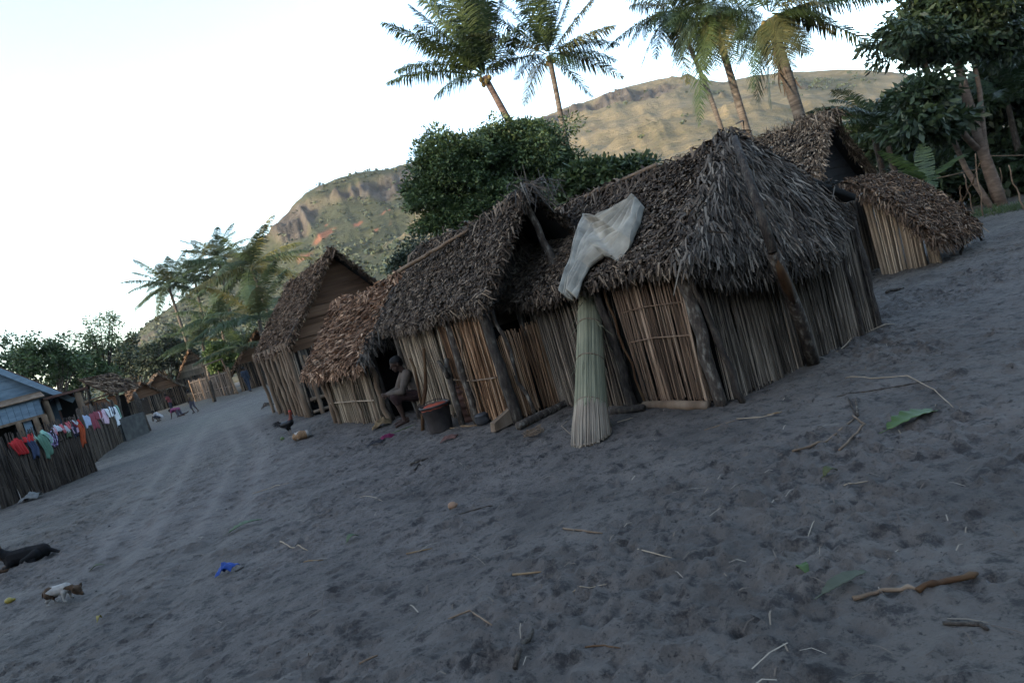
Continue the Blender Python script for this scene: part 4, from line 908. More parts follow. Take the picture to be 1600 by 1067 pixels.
def tree(label, base, C, rad, lm, seed, nclump=60, nleaf=110, leaf=.18, crad=.6, tr=.16, tm='bark', name='leafy_tree', group=None, limbs=7, cat='tree', fill=.55, asp=.45, cores=None, fork=.45):
    rng = np.random.default_rng(seed); base = Vector(base); t = thing(name, label, cat, base, 0, group); q = QB()
    cores = cores or [(C, rad, nclump)]; cc = []
    for (c_, r_, k_) in cores: cc.append(crown_geo(q, rng, Vector(c_) - base, r_, k_, nleaf, leaf, crad, fill, asp))
    cc = np.concatenate(cc); q.build('crown', M[lm], t)
    mb = MB(); C0 = Vector(cores[0][0]) - base; fk = C0 * fork; fk.z = max(fk.z, .3)
    rg = random.Random(seed); mb.tube([(0, 0, -.2), fk * .35 + Vector((rg.uniform(-.1, .1), 0, 0)), fk * .7, fk], [tr * 1.4, tr * 1.05, tr * .95, tr * .85], 9, True, .06, rg)
    for i in rng.choice(len(cc), min(limbs, len(cc)), replace=False):
        e = Vector(cc[i]); mid = fk.lerp(e, .5) + Vector((rg.uniform(-.2, .2), rg.uniform(-.2, .2), .15)) * e.length * .12
        mb.tube([fk * .96, fk.lerp(mid, .5) + Vector((0, 0, .05)), mid, e], [tr * .6, tr * .42, tr * .3, tr * .1], 6)
    mb.build('trunk', M[tm], t, True); return t
# the round trees behind the middle hut
def near_tree(label, cores, Y, lm, seed, bx, **k):
    cs = []
    for (px, py, rx, rz, nc) in cores:
        p = D(px, py, Y); s = Y / FPX; cs.append((p, (rx * s, rx * s * .8, rz * s), nc))
    b = D(bx[0], bx[1], Y); return tree(label, (b.x, b.y, 0), None, None, lm, seed, cores=cs, **k)
near_tree('dense round blue green tree rising left of the twin palms, behind the huts', [(715, 268, 62, 52, 80), (690, 310, 52, 45, 50), (770, 330, 60, 35, 30), (700, 350, 48, 32, 36), (745, 355, 45, 25, 24)], 21.5, 'leaf_blue', 301, (735, 330), leaf=.13, crad=.52, nleaf=270)
near_tree('broad domed dark green tree directly under the twin palms, behind the huts', [(815, 250, 82, 52, 110), (790, 230, 60, 32, 50), (860, 290, 55, 50, 50), (780, 300, 70, 40, 40), (845, 325, 50, 30, 30)], 23, 'leaf_blue', 302, (825, 330), leaf=.13, crad=.55, nleaf=270)
near_tree('low leafy shrub showing over the ridge beside the largest hut', [(935, 278, 42, 26, 40), (985, 270, 30, 16, 20), (890, 300, 35, 25, 20)], 18, 'leaf_mid', 303, (930, 320), leaf=.2, crad=.38, nleaf=90, name='shrub', cat='shrub', tr=.08)
near_tree('light green brush on the slope behind the reddish hut', [(660, 395, 40, 30, 26), (635, 415, 25, 14, 14)], 26, 'leaf_far', 304, (650, 430), leaf=.16, crad=.45, nleaf=70, name='shrub', cat='shrub', tr=.06)
# left background
def far_tree(label, px, py, rx, rz, Y, lm, seed, **k):
    p = D(px, py, Y); s = Y / FPX; k.setdefault('nclump', 64); k.setdefault('nleaf', 95)
    k.setdefault('leaf', .0125 * Y / 2.2); k.setdefault('crad', rx * s * .26)
    return tree(label, (p.x + k.pop('bdx', 0), p.y, 0), p, (rx * s, rx * s * .9, rz * s), lm, seed, group='trees at the end of the street', **k)
far_tree('bright green bamboo like bush in front of the far palms', 347, 562, 22, 30, 58, 'leaf_bright', 311, tr=.1, name='bush', cat='bush')
far_tree('dark wide tree behind the far grey gabled hut', 255, 560, 40, 38, 72, 'leaf_far', 312)
far_tree('hazy green tree behind the far low hut, left of the palms', 208, 575, 40, 45, 76, 'leaf_far', 313)
far_tree('low green thicket between the far huts and the palms', 300, 580, 30, 28, 74, 'leaf_far', 314)
far_tree('dark thicket under the far palms, behind the stick fence', 385, 560, 40, 30, 62, 'leaf_far', 319)
far_tree('tall dark tree behind the blue house, farthest left', 12, 575, 50, 45, 34, 'leaf_blue', 315)
far_tree('rounded dark tree above the blue house roof', 72, 572, 48, 40, 33, 'leaf_blue', 316, nclump=60)
far_tree('dark leafy tree filling in behind the patched shed', 120, 590, 45, 38, 40, 'leaf_blue', 318)
p = G(192, 672, 0); pc = D(148, 543, p.y)
s_ = p.y / FPX
tree('wispy spreading street tree with a dark forked trunk above the patched shed', p, None, None, 'leaf_blue', 317, cores=[(pc, (70 * s_, 2.2, 34 * s_), 46), (D(170, 590, p.y), (40 * s_, 1.5, 22 * s_), 16), (D(112, 575, p.y), (36 * s_, 1.5, 26 * s_), 16), (D(160, 510, p.y), (34 * s_, 1.2, 20 * s_), 12)],
     nleaf=60, leaf=.17, crad=.55, tr=.17, limbs=16, tm='bark_dark', fork=.55, fill=.3)

# ------------------------------------------------------------------ the tree and the thicket on the right
def multi_trunk():
    rng = np.random.default_rng(331); b = G(1560, 322); t = thing('leafy_tree', 'tall multi trunk tree with smooth tan stems and large dark leaves', 'tree', (b.x, b.y, 0))
    Y = b.y; o = Vector((b.x, b.y, 0))
    def tr(pts, r, dy): 
        k = len(pts); P = [D(px, py, Y + dy * i / (k - 1)) - o for i, (px, py) in enumerate(pts)]; P[0].z = min(P[0].z, -.1) if pts[0][1] > 290 else P[0].z
        MB().tube(P, [r * (1 - .45 * i / (k - 1)) for i in range(k)], 9, True, .05, random.Random(k)).build('trunk', M['trunk_smooth'], t, True)
    tr([(1566, 326), (1552, 285), (1540, 250), (1522, 191), (1506, 137), (1493, 86), (1485, 40)], .19, .3)
    tr([(1527, 233), (1510, 215), (1486, 178), (1460, 137), (1439, 83), (1430, 60)], .10, -.6)
    tr([(1556, 305), (1545, 260), (1538, 217), (1530, 137), (1524, 108)], .10, .1)
    tr([(1548, 318), (1530, 295), (1509, 264), (1487, 213), (1465, 178)], .105, .6)
    q = QB()
    def clus(px, py, rx, rz, n, dy=0, leaf=.30):
        p_ = D(px, py, Y + dy) - o; s = Y / FPX; crown_geo(q, rng, p_, (rx * s, 1.0, rz * s), n, 60, leaf * .8, .5, .3, .40, .3, .55)
    clus(1470, 25, 85, 35, 60); clus(1545, 30, 60, 35, 46); clus(1440, 80, 50, 30, 34, -.5); clus(1500, 75, 70, 30, 40, .3); clus(1570, 80, 45, 40, 30, .5); clus(1405, 55, 30, 22, 14, -.5); clus(1480, -20, 90, 25, 40)
    q.build('crown', M['leaf_dark'], t)
    q = QB(); clus(1440, 165, 38, 26, 24, -1.0, .40); clus(1425, 200, 34, 22, 18, -1.0, .4); clus(1465, 205, 30, 20, 14, -.6, .4); clus(1455, 145, 26, 18, 12, -.8, .4)
    q.build('lower_foliage', M['leaf_dark'], t)
    return t
multi_trunk()
def right_tree(label, px, py, rx, rz, Y, seed, lm='leaf_dark', **k):
    p = D(px, py, Y); s = Y / FPX
    return tree(label, (p.x, p.y, 0), p, (rx * s, rx * s * .8, rz * s), lm, seed, group='dark trees behind the stick fence', nclump=k.pop('nclump', 60), nleaf=90, leaf=.34, crad=.75, **k)
right_tree('dark dense tree at the right edge behind the tan stems', 1580, 160, 70, 70, 25, 341, nclump=90)
right_tree('dark tree between the dark gable and the tan stems', 1455, 240, 60, 50, 26, 342, nclump=70)
right_tree('low dark thicket behind the stick fence on the right', 1560, 260, 70, 45, 25, 343, nclump=70)
right_tree('dark bushy tree right behind the pale thatched hut', 1385, 215, 45, 48, 27, 344, nclump=60)
right_tree('dark tree top beyond the right edge of the path', 1650, 120, 80, 110, 24, 345, nclump=80)
right_tree('low dark bush filling the gap beside the tan stems', 1490, 285, 55, 30, 25.5, 347, nclump=50)
right_tree('low dark scrub right behind the stick fence, at its left end', 1450, 285, 45, 26, 23.5, 348, nclump=40)
right_tree('low dark scrub at the right edge behind the leaning sticks', 1600, 285, 50, 30, 23, 349, nclump=40)
right_tree('dark green tree low behind the multi trunk tree', 1500, 190, 50, 60, 28, 346, nclump=60)
def low_palm(label, cpx, Y, R0, seed, nfr=13, dm='palm_leaf', llen=.5, name='low_palm'):
    rng = random.Random(seed); c = D(*cpx, Y); b = Vector((c.x, c.y, 0)); tips = []
    for i in range(nfr):
        a = 6.283 * (i + rng.uniform(-.3, .3)) / nfr; e = rng.choice([1.0, .7, .35, .1]); L = R0 * rng.uniform(.8, 1.15)
        tips.append((c + Vector((math.cos(a) * math.cos(e) * L, math.sin(a) * math.cos(e) * L, math.sin(e) * L - .25 * L)), .25, None))
    return palm(label, b, c, tips, .1, 'bark_dark', seed=seed, llen=llen, dm=dm, group='young palms in the dark thicket', n=36, name=name, lwk=2.0)
low_palm('young palm with arching dark fronds beside the dark gable', (1385, 215), 22, 2.4, 351)
low_palm('young palm drooping over the thatch behind the pale hut', (1360, 190), 24, 2.4, 352)
low_palm('young dark palm behind the tan tree stems', (1575, 165), 23, 2.6, 353)
low_palm('short dark palm behind the stick fence at the far right', (1590, 270), 23, 1.8, 354)
def banana():
    rng = np.random.default_rng(361); c = D(1450, 285, 18.5); b = Vector((c.x, c.y, 0)); t = thing('banana_plant', 'banana plant with broad torn light green leaves behind the lean-to', 'plant', b)
    MB().tube([(0, 0, -.1), (.03, 0, .5), (0, 0, c.z)], [.11, .09, .06], 8).build('stem', M['leaf_mid'], t, True)
    for (tx, ty, dy, arch) in ((1375, 236, -.3, .12), (1398, 268, -.8, .15), (1455, 300, -.9, .5), (1510, 240, .3, .15), (1440, 225, .5, .1)):
        A = np.array(c - b); T = np.array(D(tx, ty, 18.5 + dy) - b); L = np.linalg.norm(T - A); Cc = (A + T) / 2 + np.array([0, 0, arch * L]); k = 26; q = QB()
        s = np.linspace(0.05, 1, k)[:, None]; mid = A * (1 - s) ** 2 + 2 * Cc * s * (1 - s) + T * s * s; tan = nrm(np.gradient(mid, axis=0)); S = nrm(np.cross(tan, [0, 0, 1.0]))
        wid = (.24 * np.sin(np.pi * np.clip(s * .9 + .08, 0, 1)) ** .6)
        for sd in (-1, 1):          # strips torn between the veins
            e1 = mid[:-1]; e2 = mid[1:] - (mid[1:] - mid[:-1]) * .12; dr = rng.uniform(.05, .5, (k - 1, 1)); o1 = S[:-1] * sd * wid[:-1] - np.array([0, 0, 1]) * wid[:-1] * dr + tan[:-1] * .06
            V = np.stack([e1, e2, e2 + o1, e1 + o1], 1); q.add(V, np.arange((k - 1) * 4).reshape(-1, 4))
        q.build('leaf', M['leaf_bright'] if tx < 1400 else M['leaf_mid'], t)
banana()
# ------------------------------------------------------------------ stick fences
M['stick'] = mat('grey_sticks', [(0, (.03, .025, .02)), (.5, (.075, .062, .052)), (1, (.15, .125, .105))], nw=.4, nscale=5, stretch=(1, 1, .3))
M['stick_dark'] = mat('dark_sticks', [(0, (.014, .010, .008)), (.5, (.046, .034, .026)), (.85, (.09, .070, .053)), (1, (.16, .125, .095))], nw=.4, nscale=5, stretch=(1, 1, .3))
def fence(label, path, h, n, mt, seed, wd=(.03, .06), posts=6, rails=(.35, .8), hv=.25, name='stick_fence'):
    rng = np.random.default_rng(seed); P = [np.array((p.x, p.y)) for p in path]; b = Vector((*P[0], 0)); t = thing(name, label, 'fence', b)
    seg = [np.linalg.norm(P[i + 1] - P[i]) for i in range(len(P) - 1)]; tot = sum(seg); q = QB()
    for i in range(len(P) - 1): reeds(q, rng, P[i] - P[0], P[i + 1] - P[0], -.05, h, max(4, int(n * seg[i] / tot)), wd, .06, .05, h * hv, .02)
    q.build('palings', M[mt], t)
    def at(s):
        for i, L in enumerate(seg):
            if s <= L or i == len(seg) - 1: return P[i] + (P[i + 1] - P[i]) * (s / L) - P[0]
            s -= L
    for k in range(posts):
        a = at(tot * k / max(posts - 1, 1)); post(t, (a[0], a[1], -.1), (a[0] + rng.uniform(-.08, .08), a[1], h * rng.uniform(1.0, 1.2)), wd[1] * .8, wd[1] * .7, mt if mt != 'stick' else 'wood', seed=seed + k)
    for z in rails:
        mb = MB(); 
        for i in range(len(P) - 1): mb.tube([(*(P[i] - P[0]), h * z), (*((P[i] + P[i + 1]) / 2 - P[0]), h * z + .03), (*(P[i + 1] - P[0]), h * z)], wd[1] * .4, 5)
        mb.build('rail', M[mt], t)
    return t
FN = [G(-160, 850), G(0, 798), G(75, 768), G(150, 736)]
fence('dark stick fence hung with washing, nearest along the street on the left', FN, 1.34, 330, 'stick_dark', 401, (.03, .065), 8)
FF = [G(147, 722), G(170, 704), G(196, 689)]
fence('shorter dark stick fence with white washing, farther along on the left', FF, 1.50, 260, 'stick_dark', 402, (.03, .07), 6)
fence('pale far stick fence beyond the playing children', [G(306, 627), G(330, 622), G(368, 615)], 1.7, 110, 'stick', 403, (.05, .09), 5, (.35, .95), .06)
def sparse_fence():
    rng = np.random.default_rng(404); b = G(1425, 330); t = thing('stick_fence', 'sparse fence of thin crooked sticks in front of the dark thicket', 'fence', (b.x, b.y, 0))
    o = Vector((b.x, b.y, 0)); pts = [(1424, 300, 1420, 272)]
    ST = [(1441, 302, 1438, 270), (1462, 306, 1454, 278), (1476, 312, 1470, 276), (1492, 316, 1478, 272), (1487, 318, 1487, 266), (1508, 316, 1492, 268), (1522, 324, 1506, 272), (1536, 326, 1524, 240), (1600, 316, 1576, 258), (1572, 306, 1562, 262), (1500, 322, 1500, 290), (1455, 306, 1446, 276)]
    for i, (x0, y0, x1, y1) in enumerate(ST):
        f = G(x0, y0 + 12); p1 = D(x1, y1, f.y); post(t, Vector((f.x, f.y, -.05)) - o, p1 - o, .022, .017, 'wood', name='stake', seed=410 + i, n=6, bend=.04)
    a = D(1424, 288, 20.3); e = D(1530, 264, 20.3); post(t, a - o, e - o, .02, .018, 'wood', name='rail', seed=430, n=6, bend=.05)
    a = D(1548, 244, 20.6); e = D(1600, 243, 20.6); post(t, a - o, e - o, .018, .018, 'wood', name='rail', seed=431, n=6)
    a = G(1497, 332); e = D(1534, 250, 19.6); post(t, Vector((a.x, a.y, 0)) - o, e - o, .022, .018, 'wood', name='brace', seed=432, n=6, bend=.05)
sparse_fence()
def bar_frame():
    a = G(334, 628); b = G(372, 615); o = Vector((a.x, a.y, 0)); t = thing('bar_frame', 'tall frame of two thin poles with a crossbar standing in the far fence', 'frame', o)
    ta = D(317, 572, a.y); tb = D(346, 561, b.y)
    post(t, (0, 0, -.1), ta - o, .07, .06, 'wood', seed=441, n=7); post(t, Vector((b.x, b.y, -.1)) - o, tb - o, .07, .06, 'wood', seed=442, n=7)
    post(t, ta - o + (ta - tb) * .03, tb - o + (tb - ta) * .03, .06, .06, 'wood', name='crossbar', seed=443, n=7)
    post(t, Vector((a.x, a.y, 0)) - o + Vector((.1, 0, 0)), (D(328, 594, a.y) - o), .09, .08, 'bark_dark', name='post', seed=444, n=7)
bar_frame()

# ------------------------------------------------------------------ washing on the fences
def cloth_mat(name, c, pat=None): return plain(name, c, .9, .22, 6)
def cloth_on(label, path, s0, s1, h, front, back, m_, seed, name='garment', cat='clothing', zup=.04, sleeve=False):
    """a cloth folded over the fence top between two stations of the path (0..1), hanging front and back"""
    rng = np.random.default_rng(seed); P = np.array([(p.x, p.y) for p in path]); seg = np.linalg.norm(np.diff(P, axis=0), axis=1); cum = np.r_[0, np.cumsum(seg)]; tot = cum[-1]
    def at(s):
        s = np.clip(s, 0, 1) * tot; return np.stack([np.interp(s, cum, P[:, 0]), np.interp(s, cum, P[:, 1])], -1)
    nu, nv = 15, 17; u = np.linspace(s0, s1, nu); v = np.linspace(-back, front, nv); UU, VV = np.meshgrid(u, v); xy = at(UU.ravel()).reshape(nv, nu, 2)
    d = at(np.array([s1]))[0] - at(np.array([s0]))[0]; d /= np.linalg.norm(d); nn = np.array([d[1], -d[0]])
    if nn @ (-at(np.array([(s0 + s1) / 2]))[0]) < 0: nn = -nn
    wd = (s1 - s0) * tot; ph = rng.uniform(0, 6, 3); un = (UU - s0) / (s1 - s0)
    out = np.sign(VV) * (.07 * (1 - np.exp(-np.abs(VV) / .06))) + np.abs(VV) * .05 * np.sin(un * 9 + ph[0]) + .02 * np.sin(un * 21 + VV * 6 + ph[1]) 
    squeeze = 1 - .35 * np.clip(np.abs(VV) / .6, 0, 1) * rng.uniform(.2, 1)
    along = (un - .5) * wd * (squeeze - 1) + .04 * np.sin(VV * 9 + ph[2])
    z = h + zup - np.abs(VV) * (.96 + .08 * np.sin(un * 5 + ph[1])) + .035 * np.sin(un * 7 + ph[2]) * np.exp(-np.abs(VV) * 6)
    if sleeve: z = z - np.where(np.abs(un - .5) > .3, .10, 0) * np.clip(VV, 0, 1)
    V = np.concatenate([xy + nn * out[..., None] + d * along[..., None], z[..., None]], -1).reshape(-1, 3)
    I = np.arange(nu * nv).reshape(nv, nu); F = np.stack([I[:-1, :-1], I[:-1, 1:], I[1:, 1:], I[1:, :-1]], -1).reshape(-1, 4)
    b = (*at(np.array([(s0 + s1) / 2]))[0], h)
    o = mk(name, V, F, m_, smooth=True, base=b); sm = o.modifiers.new('thick', 'SOLIDIFY'); sm.thickness = .012
    return tag(o, label, cat, 'washing hung on the stick fences')
C_ = dict(red=(.50, .03, .03), coral=(.60, .14, .15), white=(.62, .64, .68), green=(.13, .25, .17), lilac=(.33, .25, .38), navy=(.03, .035, .06), black=(.02, .02, .022), maroon=(.20, .025, .045), pink=(.52, .36, .44), blue=(.30, .36, .50), orange=(.50, .09, .03), mint=(.30, .52, .42), olive=(.10, .13, .07), dblue=(.06, .08, .14))
for k_, v_ in C_.items(): M['c_' + k_] = cloth_mat(k_ + '_cloth', tuple(x * .72 for x in v_))
def chk():
    Mt = plain('plaid_cloth', (.3, .25, .35)); N = Mt.node_tree.nodes; L = Mt.node_tree.links; tc = N.new('ShaderNodeTexCoord'); w_ = N.new('ShaderNodeTexChecker'); w_.inputs['Scale'].default_value = 14
    w_.inputs[1].default_value = (.36, .30, .42, 1); w_.inputs[2].default_value = (.12, .08, .16, 1); L.new(tc.outputs['Object'], w_.inputs[0]); L.new(w_.outputs[0], N['Principled BSDF'].inputs['Base Color']); return Mt
M['c_plaid'] = chk()
def fs(px):                              # station along the near fence of a pixel column on its top edge
    return float(np.interp(px, [-175, -8, 62, 140], [0.0, .52, .775, 1.0]))
HN = 1.34
W_ = [('bright red shirt at the left end of the near fence', -6, 9, .55, 'red'), ('bright red cloth bunched on the near fence top', 11, 27, .24, 'red'), ('dark blue rag hanging low beside the red cloths', 14, 24, .75, 'dblue'), ('pale mint scrap next to the bunched red cloth', 27, 32, .18, 'mint'), ('faded green shirt hanging long on the near fence', 32, 48, .85, 'green'),
      ('lilac plaid shirt hanging beside the green one', 48, 62, .55, 'plaid'), ('black trousers on the near fence', 58, 70, .45, 'black'), ('bright white shirt at the middle of the near fence', 69, 80, .25, 'white'), ('small white cloth right of the white shirt', 80, 88, .18, 'white'), ('coral pink cloth standing up on the near fence', 88, 93, .30, 'coral'),
      ('olive green shorts below the coral cloths', 93, 103, .45, 'olive'), ('coral red cloth leaning beside the white dress', 99, 106, .28, 'coral'), ('pale lilac white dress hung over the near fence', 106, 120, .32, 'pink'), ('dark navy skirt under the white dress', 110, 121, .5, 'navy'), ('small white sock on the near fence end', 119, 125, .16, 'white'), ('orange red patterned cloth at the corner post', 122, 138, .85, 'orange')]
for i, (lb, x0, x1, fr, m_) in enumerate(W_):
    cloth_on(lb, FN, fs(x0 - 1.2), fs(x1 + 1.2), HN + (.07 if m_ in ('coral', 'white', 'red') else .0), fr * .72, fr * .4, M['c_' + m_], 500 + i, sleeve=(i % 3 == 0), zup=.05 + .012 * (i % 4))
def fg(px): return float(np.interp(px, [136, 160, 186], [0, .48, 1.0]))
for i, (lb, x0, x1, fr, m_) in enumerate([('pale blue shirt at the near end of the farther fence', 137, 147, .55, 'blue'), ('dark maroon shirt, first of the two maroon garments', 147, 156, .8, 'maroon'), ('wine red cloth lying over the farther fence top', 155, 165, .42, 'maroon'), ('pale pink blouse right of the wine red cloth', 163, 172, .75, 'pink'), ('white towel on the farther fence', 172, 180, .5, 'white'), ('dark navy scarf between the white towels', 178, 182, .45, 'navy'), ('long white sheet at the far end of the farther fence', 181, 190, 1.15, 'white')]):
    cloth_on(lb, FF, fg(x0 - .8), fg(x1 + .8), 1.50, fr * .8, fr * .4, M['c_' + m_], 540 + i, zup=.06 + .015 * (i % 3))

for i, (lb, x0, x1, fr, m_) in enumerate([('tiny pink sock pinched over the palings beside the plaid shirt', 63, 67, .16, 'pink'), ('small faded coral rag tucked behind the black trousers', 66, 70, .20, 'coral'), ('little white vest hanging between the coral and olive pieces', 92, 97, .24, 'white'), ('narrow mint towel at the right of the long green shirt', 46, 50, .36, 'mint'), ('crumpled maroon cap cloth on the palings near the corner post', 115, 119, .15, 'maroon'), ('small scarlet bib at the far corner beside the orange cloth', 137, 141, .2, 'red')]):
    cloth_on(lb, FN, fs(x0), fs(x1) + .012, HN + .05, fr, fr * .6, M['c_' + m_], 570 + i, zup=.07)
# ------------------------------------------------------------------ blue house, patched shed, tarp, concrete trough
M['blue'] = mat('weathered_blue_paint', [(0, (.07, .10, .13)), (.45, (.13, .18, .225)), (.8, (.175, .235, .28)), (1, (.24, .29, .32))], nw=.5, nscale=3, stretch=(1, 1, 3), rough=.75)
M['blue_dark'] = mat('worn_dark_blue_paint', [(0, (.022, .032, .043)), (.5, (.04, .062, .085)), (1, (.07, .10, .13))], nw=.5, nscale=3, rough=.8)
M['rust'] = mat('rusty_sheet', [(0, (.035, .018, .013)), (.5, (.08, .038, .027)), (1, (.13, .078, .058))], nw=.8, nscale=3, rough=.8)
M['rust_panel'] = mat('rust_orange_panel', [(0, (.08, .038, .02)), (.5, (.14, .07, .037)), (1, (.19, .11, .065))], nw=.9, nscale=2, rough=.85)
M['tarp'] = plain('green_tarpaulin', (.085, .19, .15), .6)
def blue_house():
    e = D(112, 612, 26); o = Vector((e.x, e.y, 0)); t = thing('wooden_house', 'pale blue boarded house with a rusty roofed porch behind the washing fence', 'house', o, R(38)); rg = random.Random(9)
    P = lambda px, py, y=0.0: onplane(t, px, py, 'y', y)
    ea = P(100, 617); pk = P(-75, 548); W2 = ea.x - pk.x; zE, rz = ea.z, pk.z; zb = P(20, 632).z; s = (rz - zE) / W2
    mb = MB(); n = 8
    for i in range(n):
        z = zb + (rz - zb) * (i + .5) / n; h = min(W2 - .2, (rz - z) / s); mb.bar((pk.x - h, rg.uniform(-.01, .01), z), (pk.x + h, rg.uniform(-.01, .01), z), .03, (rz - zb) / n * .95)
    mb.add([(pk.x - W2, .06, zE), (pk.x + W2, .06, zE), (pk.x, .06, rz)], [(0, 1, 2)]); mb.box((pk.x, .08, (zb + zE) / 2 - .2), (2 * W2 - .4, .03, abs(zE - zb) + .6)); mb.build('gable_boards', M['blue'], t)
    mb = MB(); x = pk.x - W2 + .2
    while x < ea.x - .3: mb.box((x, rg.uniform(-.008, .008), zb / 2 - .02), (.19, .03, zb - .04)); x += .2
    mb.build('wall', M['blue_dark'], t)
    mb = MB()
    for sg in (1, -1):
        a = Vector((pk.x, 2.8, rz + .06)); b_ = Vector((pk.x + sg * (W2 + .25), 2.8, rz + .06 - s * (W2 + .25))); mb.bar(a, b_, 6.2, .05)
    mb.build('roof', M['rust'], t)
    mb = MB()
    for sg in (1, -1): mb.bar((pk.x, -.33, rz - .10), (pk.x + sg * (W2 + .22), -.33, rz - .10 - s * (W2 + .22)), .04, .20)
    mb.build('bargeboard', M['blue'], t)
    # lean-to of upright boards along the front, open below, with a sloping sheet roof
    yf = -1.25; c0 = P(-120, 688, yf); c1 = P(62, 622, yf); l1 = P(70, 645, yf); zt = c1.z; zl = l1.z - .06
    sl = (c0.z - c1.z) / (c0.x - c1.x); mb = MB(); x = c0.x
    while x < c1.x: z1 = zt + sl * (x - c1.x) * .0; mb.box((x, yf + rg.uniform(-.008, .008), (z1 + zl) / 2), (.19, .03, z1 - zl)); x += .2
    mb.build('porch_fascia', M['blue'], t)
    mb = MB(); mb.bar(((c0.x + c1.x) / 2, yf - .15, zt + .03), ((c0.x + c1.x) / 2, -.04, zt + .28), c1.x - c0.x + .3, .03); mb.build('porch_roof', M['wood'], t)
    mb = MB(); mb.bar((c0.x, yf - .04, zl), (c1.x, yf - .04, zl), .06, .09); mb.build('beam', M['wood'], t)
    mb = MB(); mb.box(((c0.x + c1.x) / 2, -.3, zl / 2), (c1.x - c0.x, .04, zl)); mb.build('shade_lining', M['dark'], t)
    for i, px in enumerate((28, 57, 72)): p_ = P(px, 660, yf); post(t, (p_.x, yf - .02, -.1), (p_.x, yf - .02, zl), .10 if i else .09, .09, 'wood', seed=450 + i)
    a = P(30, 660, yf); b_ = P(55, 660, yf); mb = MB(); mb.box(((a.x + b_.x) / 2, yf + .05, zl / 2), (b_.x - a.x - .2, .03, zl)); mb.build('shutter', M['blue'], t)
    # side porch to the right under a flat rusty sheet
    q0 = P(66, 623, -.6); q1 = P(136, 607, -.6); zp = (q0.z + q1.z) / 2
    mb = MB(); mb.box(((q0.x + q1.x) / 2, .2, zp), (q1.x - q0.x, 2.2, .09)); mb.build('side_roof', M['rust'], t)
    mb = MB(); mb.box(((q0.x + q1.x) / 2, .6, zp / 2), (q1.x - q0.x - .2, .05, zp - .1)); mb.build('side_shade_lining', M['dark'], t)
    a = P(90, 640, .5); mb = MB()
    for i in range(5): mb.box((a.x - .45, .52, .9 + .24 * i), (.8, .03, .22))
    mb.build('side_boards', M['blue'], t)
    mb = MB(); mb.box((a.x + .02, .50, zp / 2), (.12, .06, zp - .1)); mb.build('door_frame', M['rust'], t)
    for i, px in enumerate((76, 131)): p_ = P(px, 640, -.75); post(t, (p_.x, -.75, -.1), (p_.x - .03, -.75, zp - .04), .12, .11, 'wood', seed=456 + i)
blue_house()
def shed():
    Y = 33; o = D(150, 660, Y); o.z = 0; t = thing('shed', 'patched open shed with a rust orange wall panel and drooping thatch', 'shed', o)
    a = D(134, 632, Y) - o; b = D(177, 616, Y) - o; c = D(180, 655, Y) - o
    mb = MB(); mb.box(((a.x + b.x) / 2, 0, (a.z + b.z) / 2 - .75), (b.x - a.x + .1, .05, 1.5)); mb.build('wall', M['rust_panel'], t)
    mb = MB(); mb.box(((a.x + b.x) / 2, .9, 1.0), (b.x - a.x, .05, 2.0)); mb.build('shade_lining', M['dark'], t)
    rng = np.random.default_rng(461); q = QB(); A = np.array(D(134, 590, Y) - o); B = np.array(D(182, 612, Y) - o); n = 900
    Dn = nrm((B - A)[None])[0]; Nn = np.array([-Dn[2], 0, Dn[0]]); U = np.array([0, 1.0, 0])
    P = A + Dn * rng.uniform(0, np.linalg.norm(B - A), n)[:, None] + U * rng.uniform(-.6, 2, n)[:, None]; flakes(q, rng, P, Dn, Nn if Nn[2] > 0 else -Nn, (.2, .4), (.04, .08), .3, .5, .03)
    V = np.array([A - U * .6, A + U * 2, B + U * 2, B - U * .6]); q.add(np.concatenate([V, V - np.array([0, 0, .08])]), np.array([(0, 1, 2, 3), (4, 7, 6, 5), (0, 3, 7, 4)]))
    q.build('roof', M['thatch_brown'], t)
    post(t, (a.x, -.1, -.1), A + np.array([.05, -.1, 0]), .08, .07, 'bark_dark', seed=462); post(t, (b.x, -.1, -.1), B, .08, .07, 'bark_dark', seed=463)
    post(t, Vector(a) + Vector((-.1, -.12, .1)), Vector(b) + Vector((.2, -.12, .1)), .05, .05, 'wood', name='beam', seed=464)
shed()
def tarp():
    o = D(180, 655, 31); o.z = 0; n = 11; V = []; pts = [(172, 622), (181, 628), (188, 645), (192, 668)]
    rows = []
    for i in range(n):
        s = i / (n - 1) * 3; k = min(int(s), 2); f = s - k; px = pts[k][0] * (1 - f) + pts[k + 1][0] * f; py = pts[k][1] * (1 - f) + pts[k + 1][1] * f
        for j in range(7): p_ = D(px - 7 + j * 1.6, py + j * 1.2 + .8 * math.sin(i * 1.3 + j), 31 + .5 * math.sin(j * 1.1)); V.append(p_)
    F = [(i * 7 + j, i * 7 + j + 1, (i + 1) * 7 + j + 1, (i + 1) * 7 + j) for i in range(n - 1) for j in range(6)]
    ob = mk('tarpaulin', V, F, M['tarp'], smooth=True, base=o); ob.modifiers.new('t', 'SOLIDIFY').thickness = .02; tag(ob, 'pale green tarpaulin draped behind the farther washing fence', 'tarpaulin')
tarp()
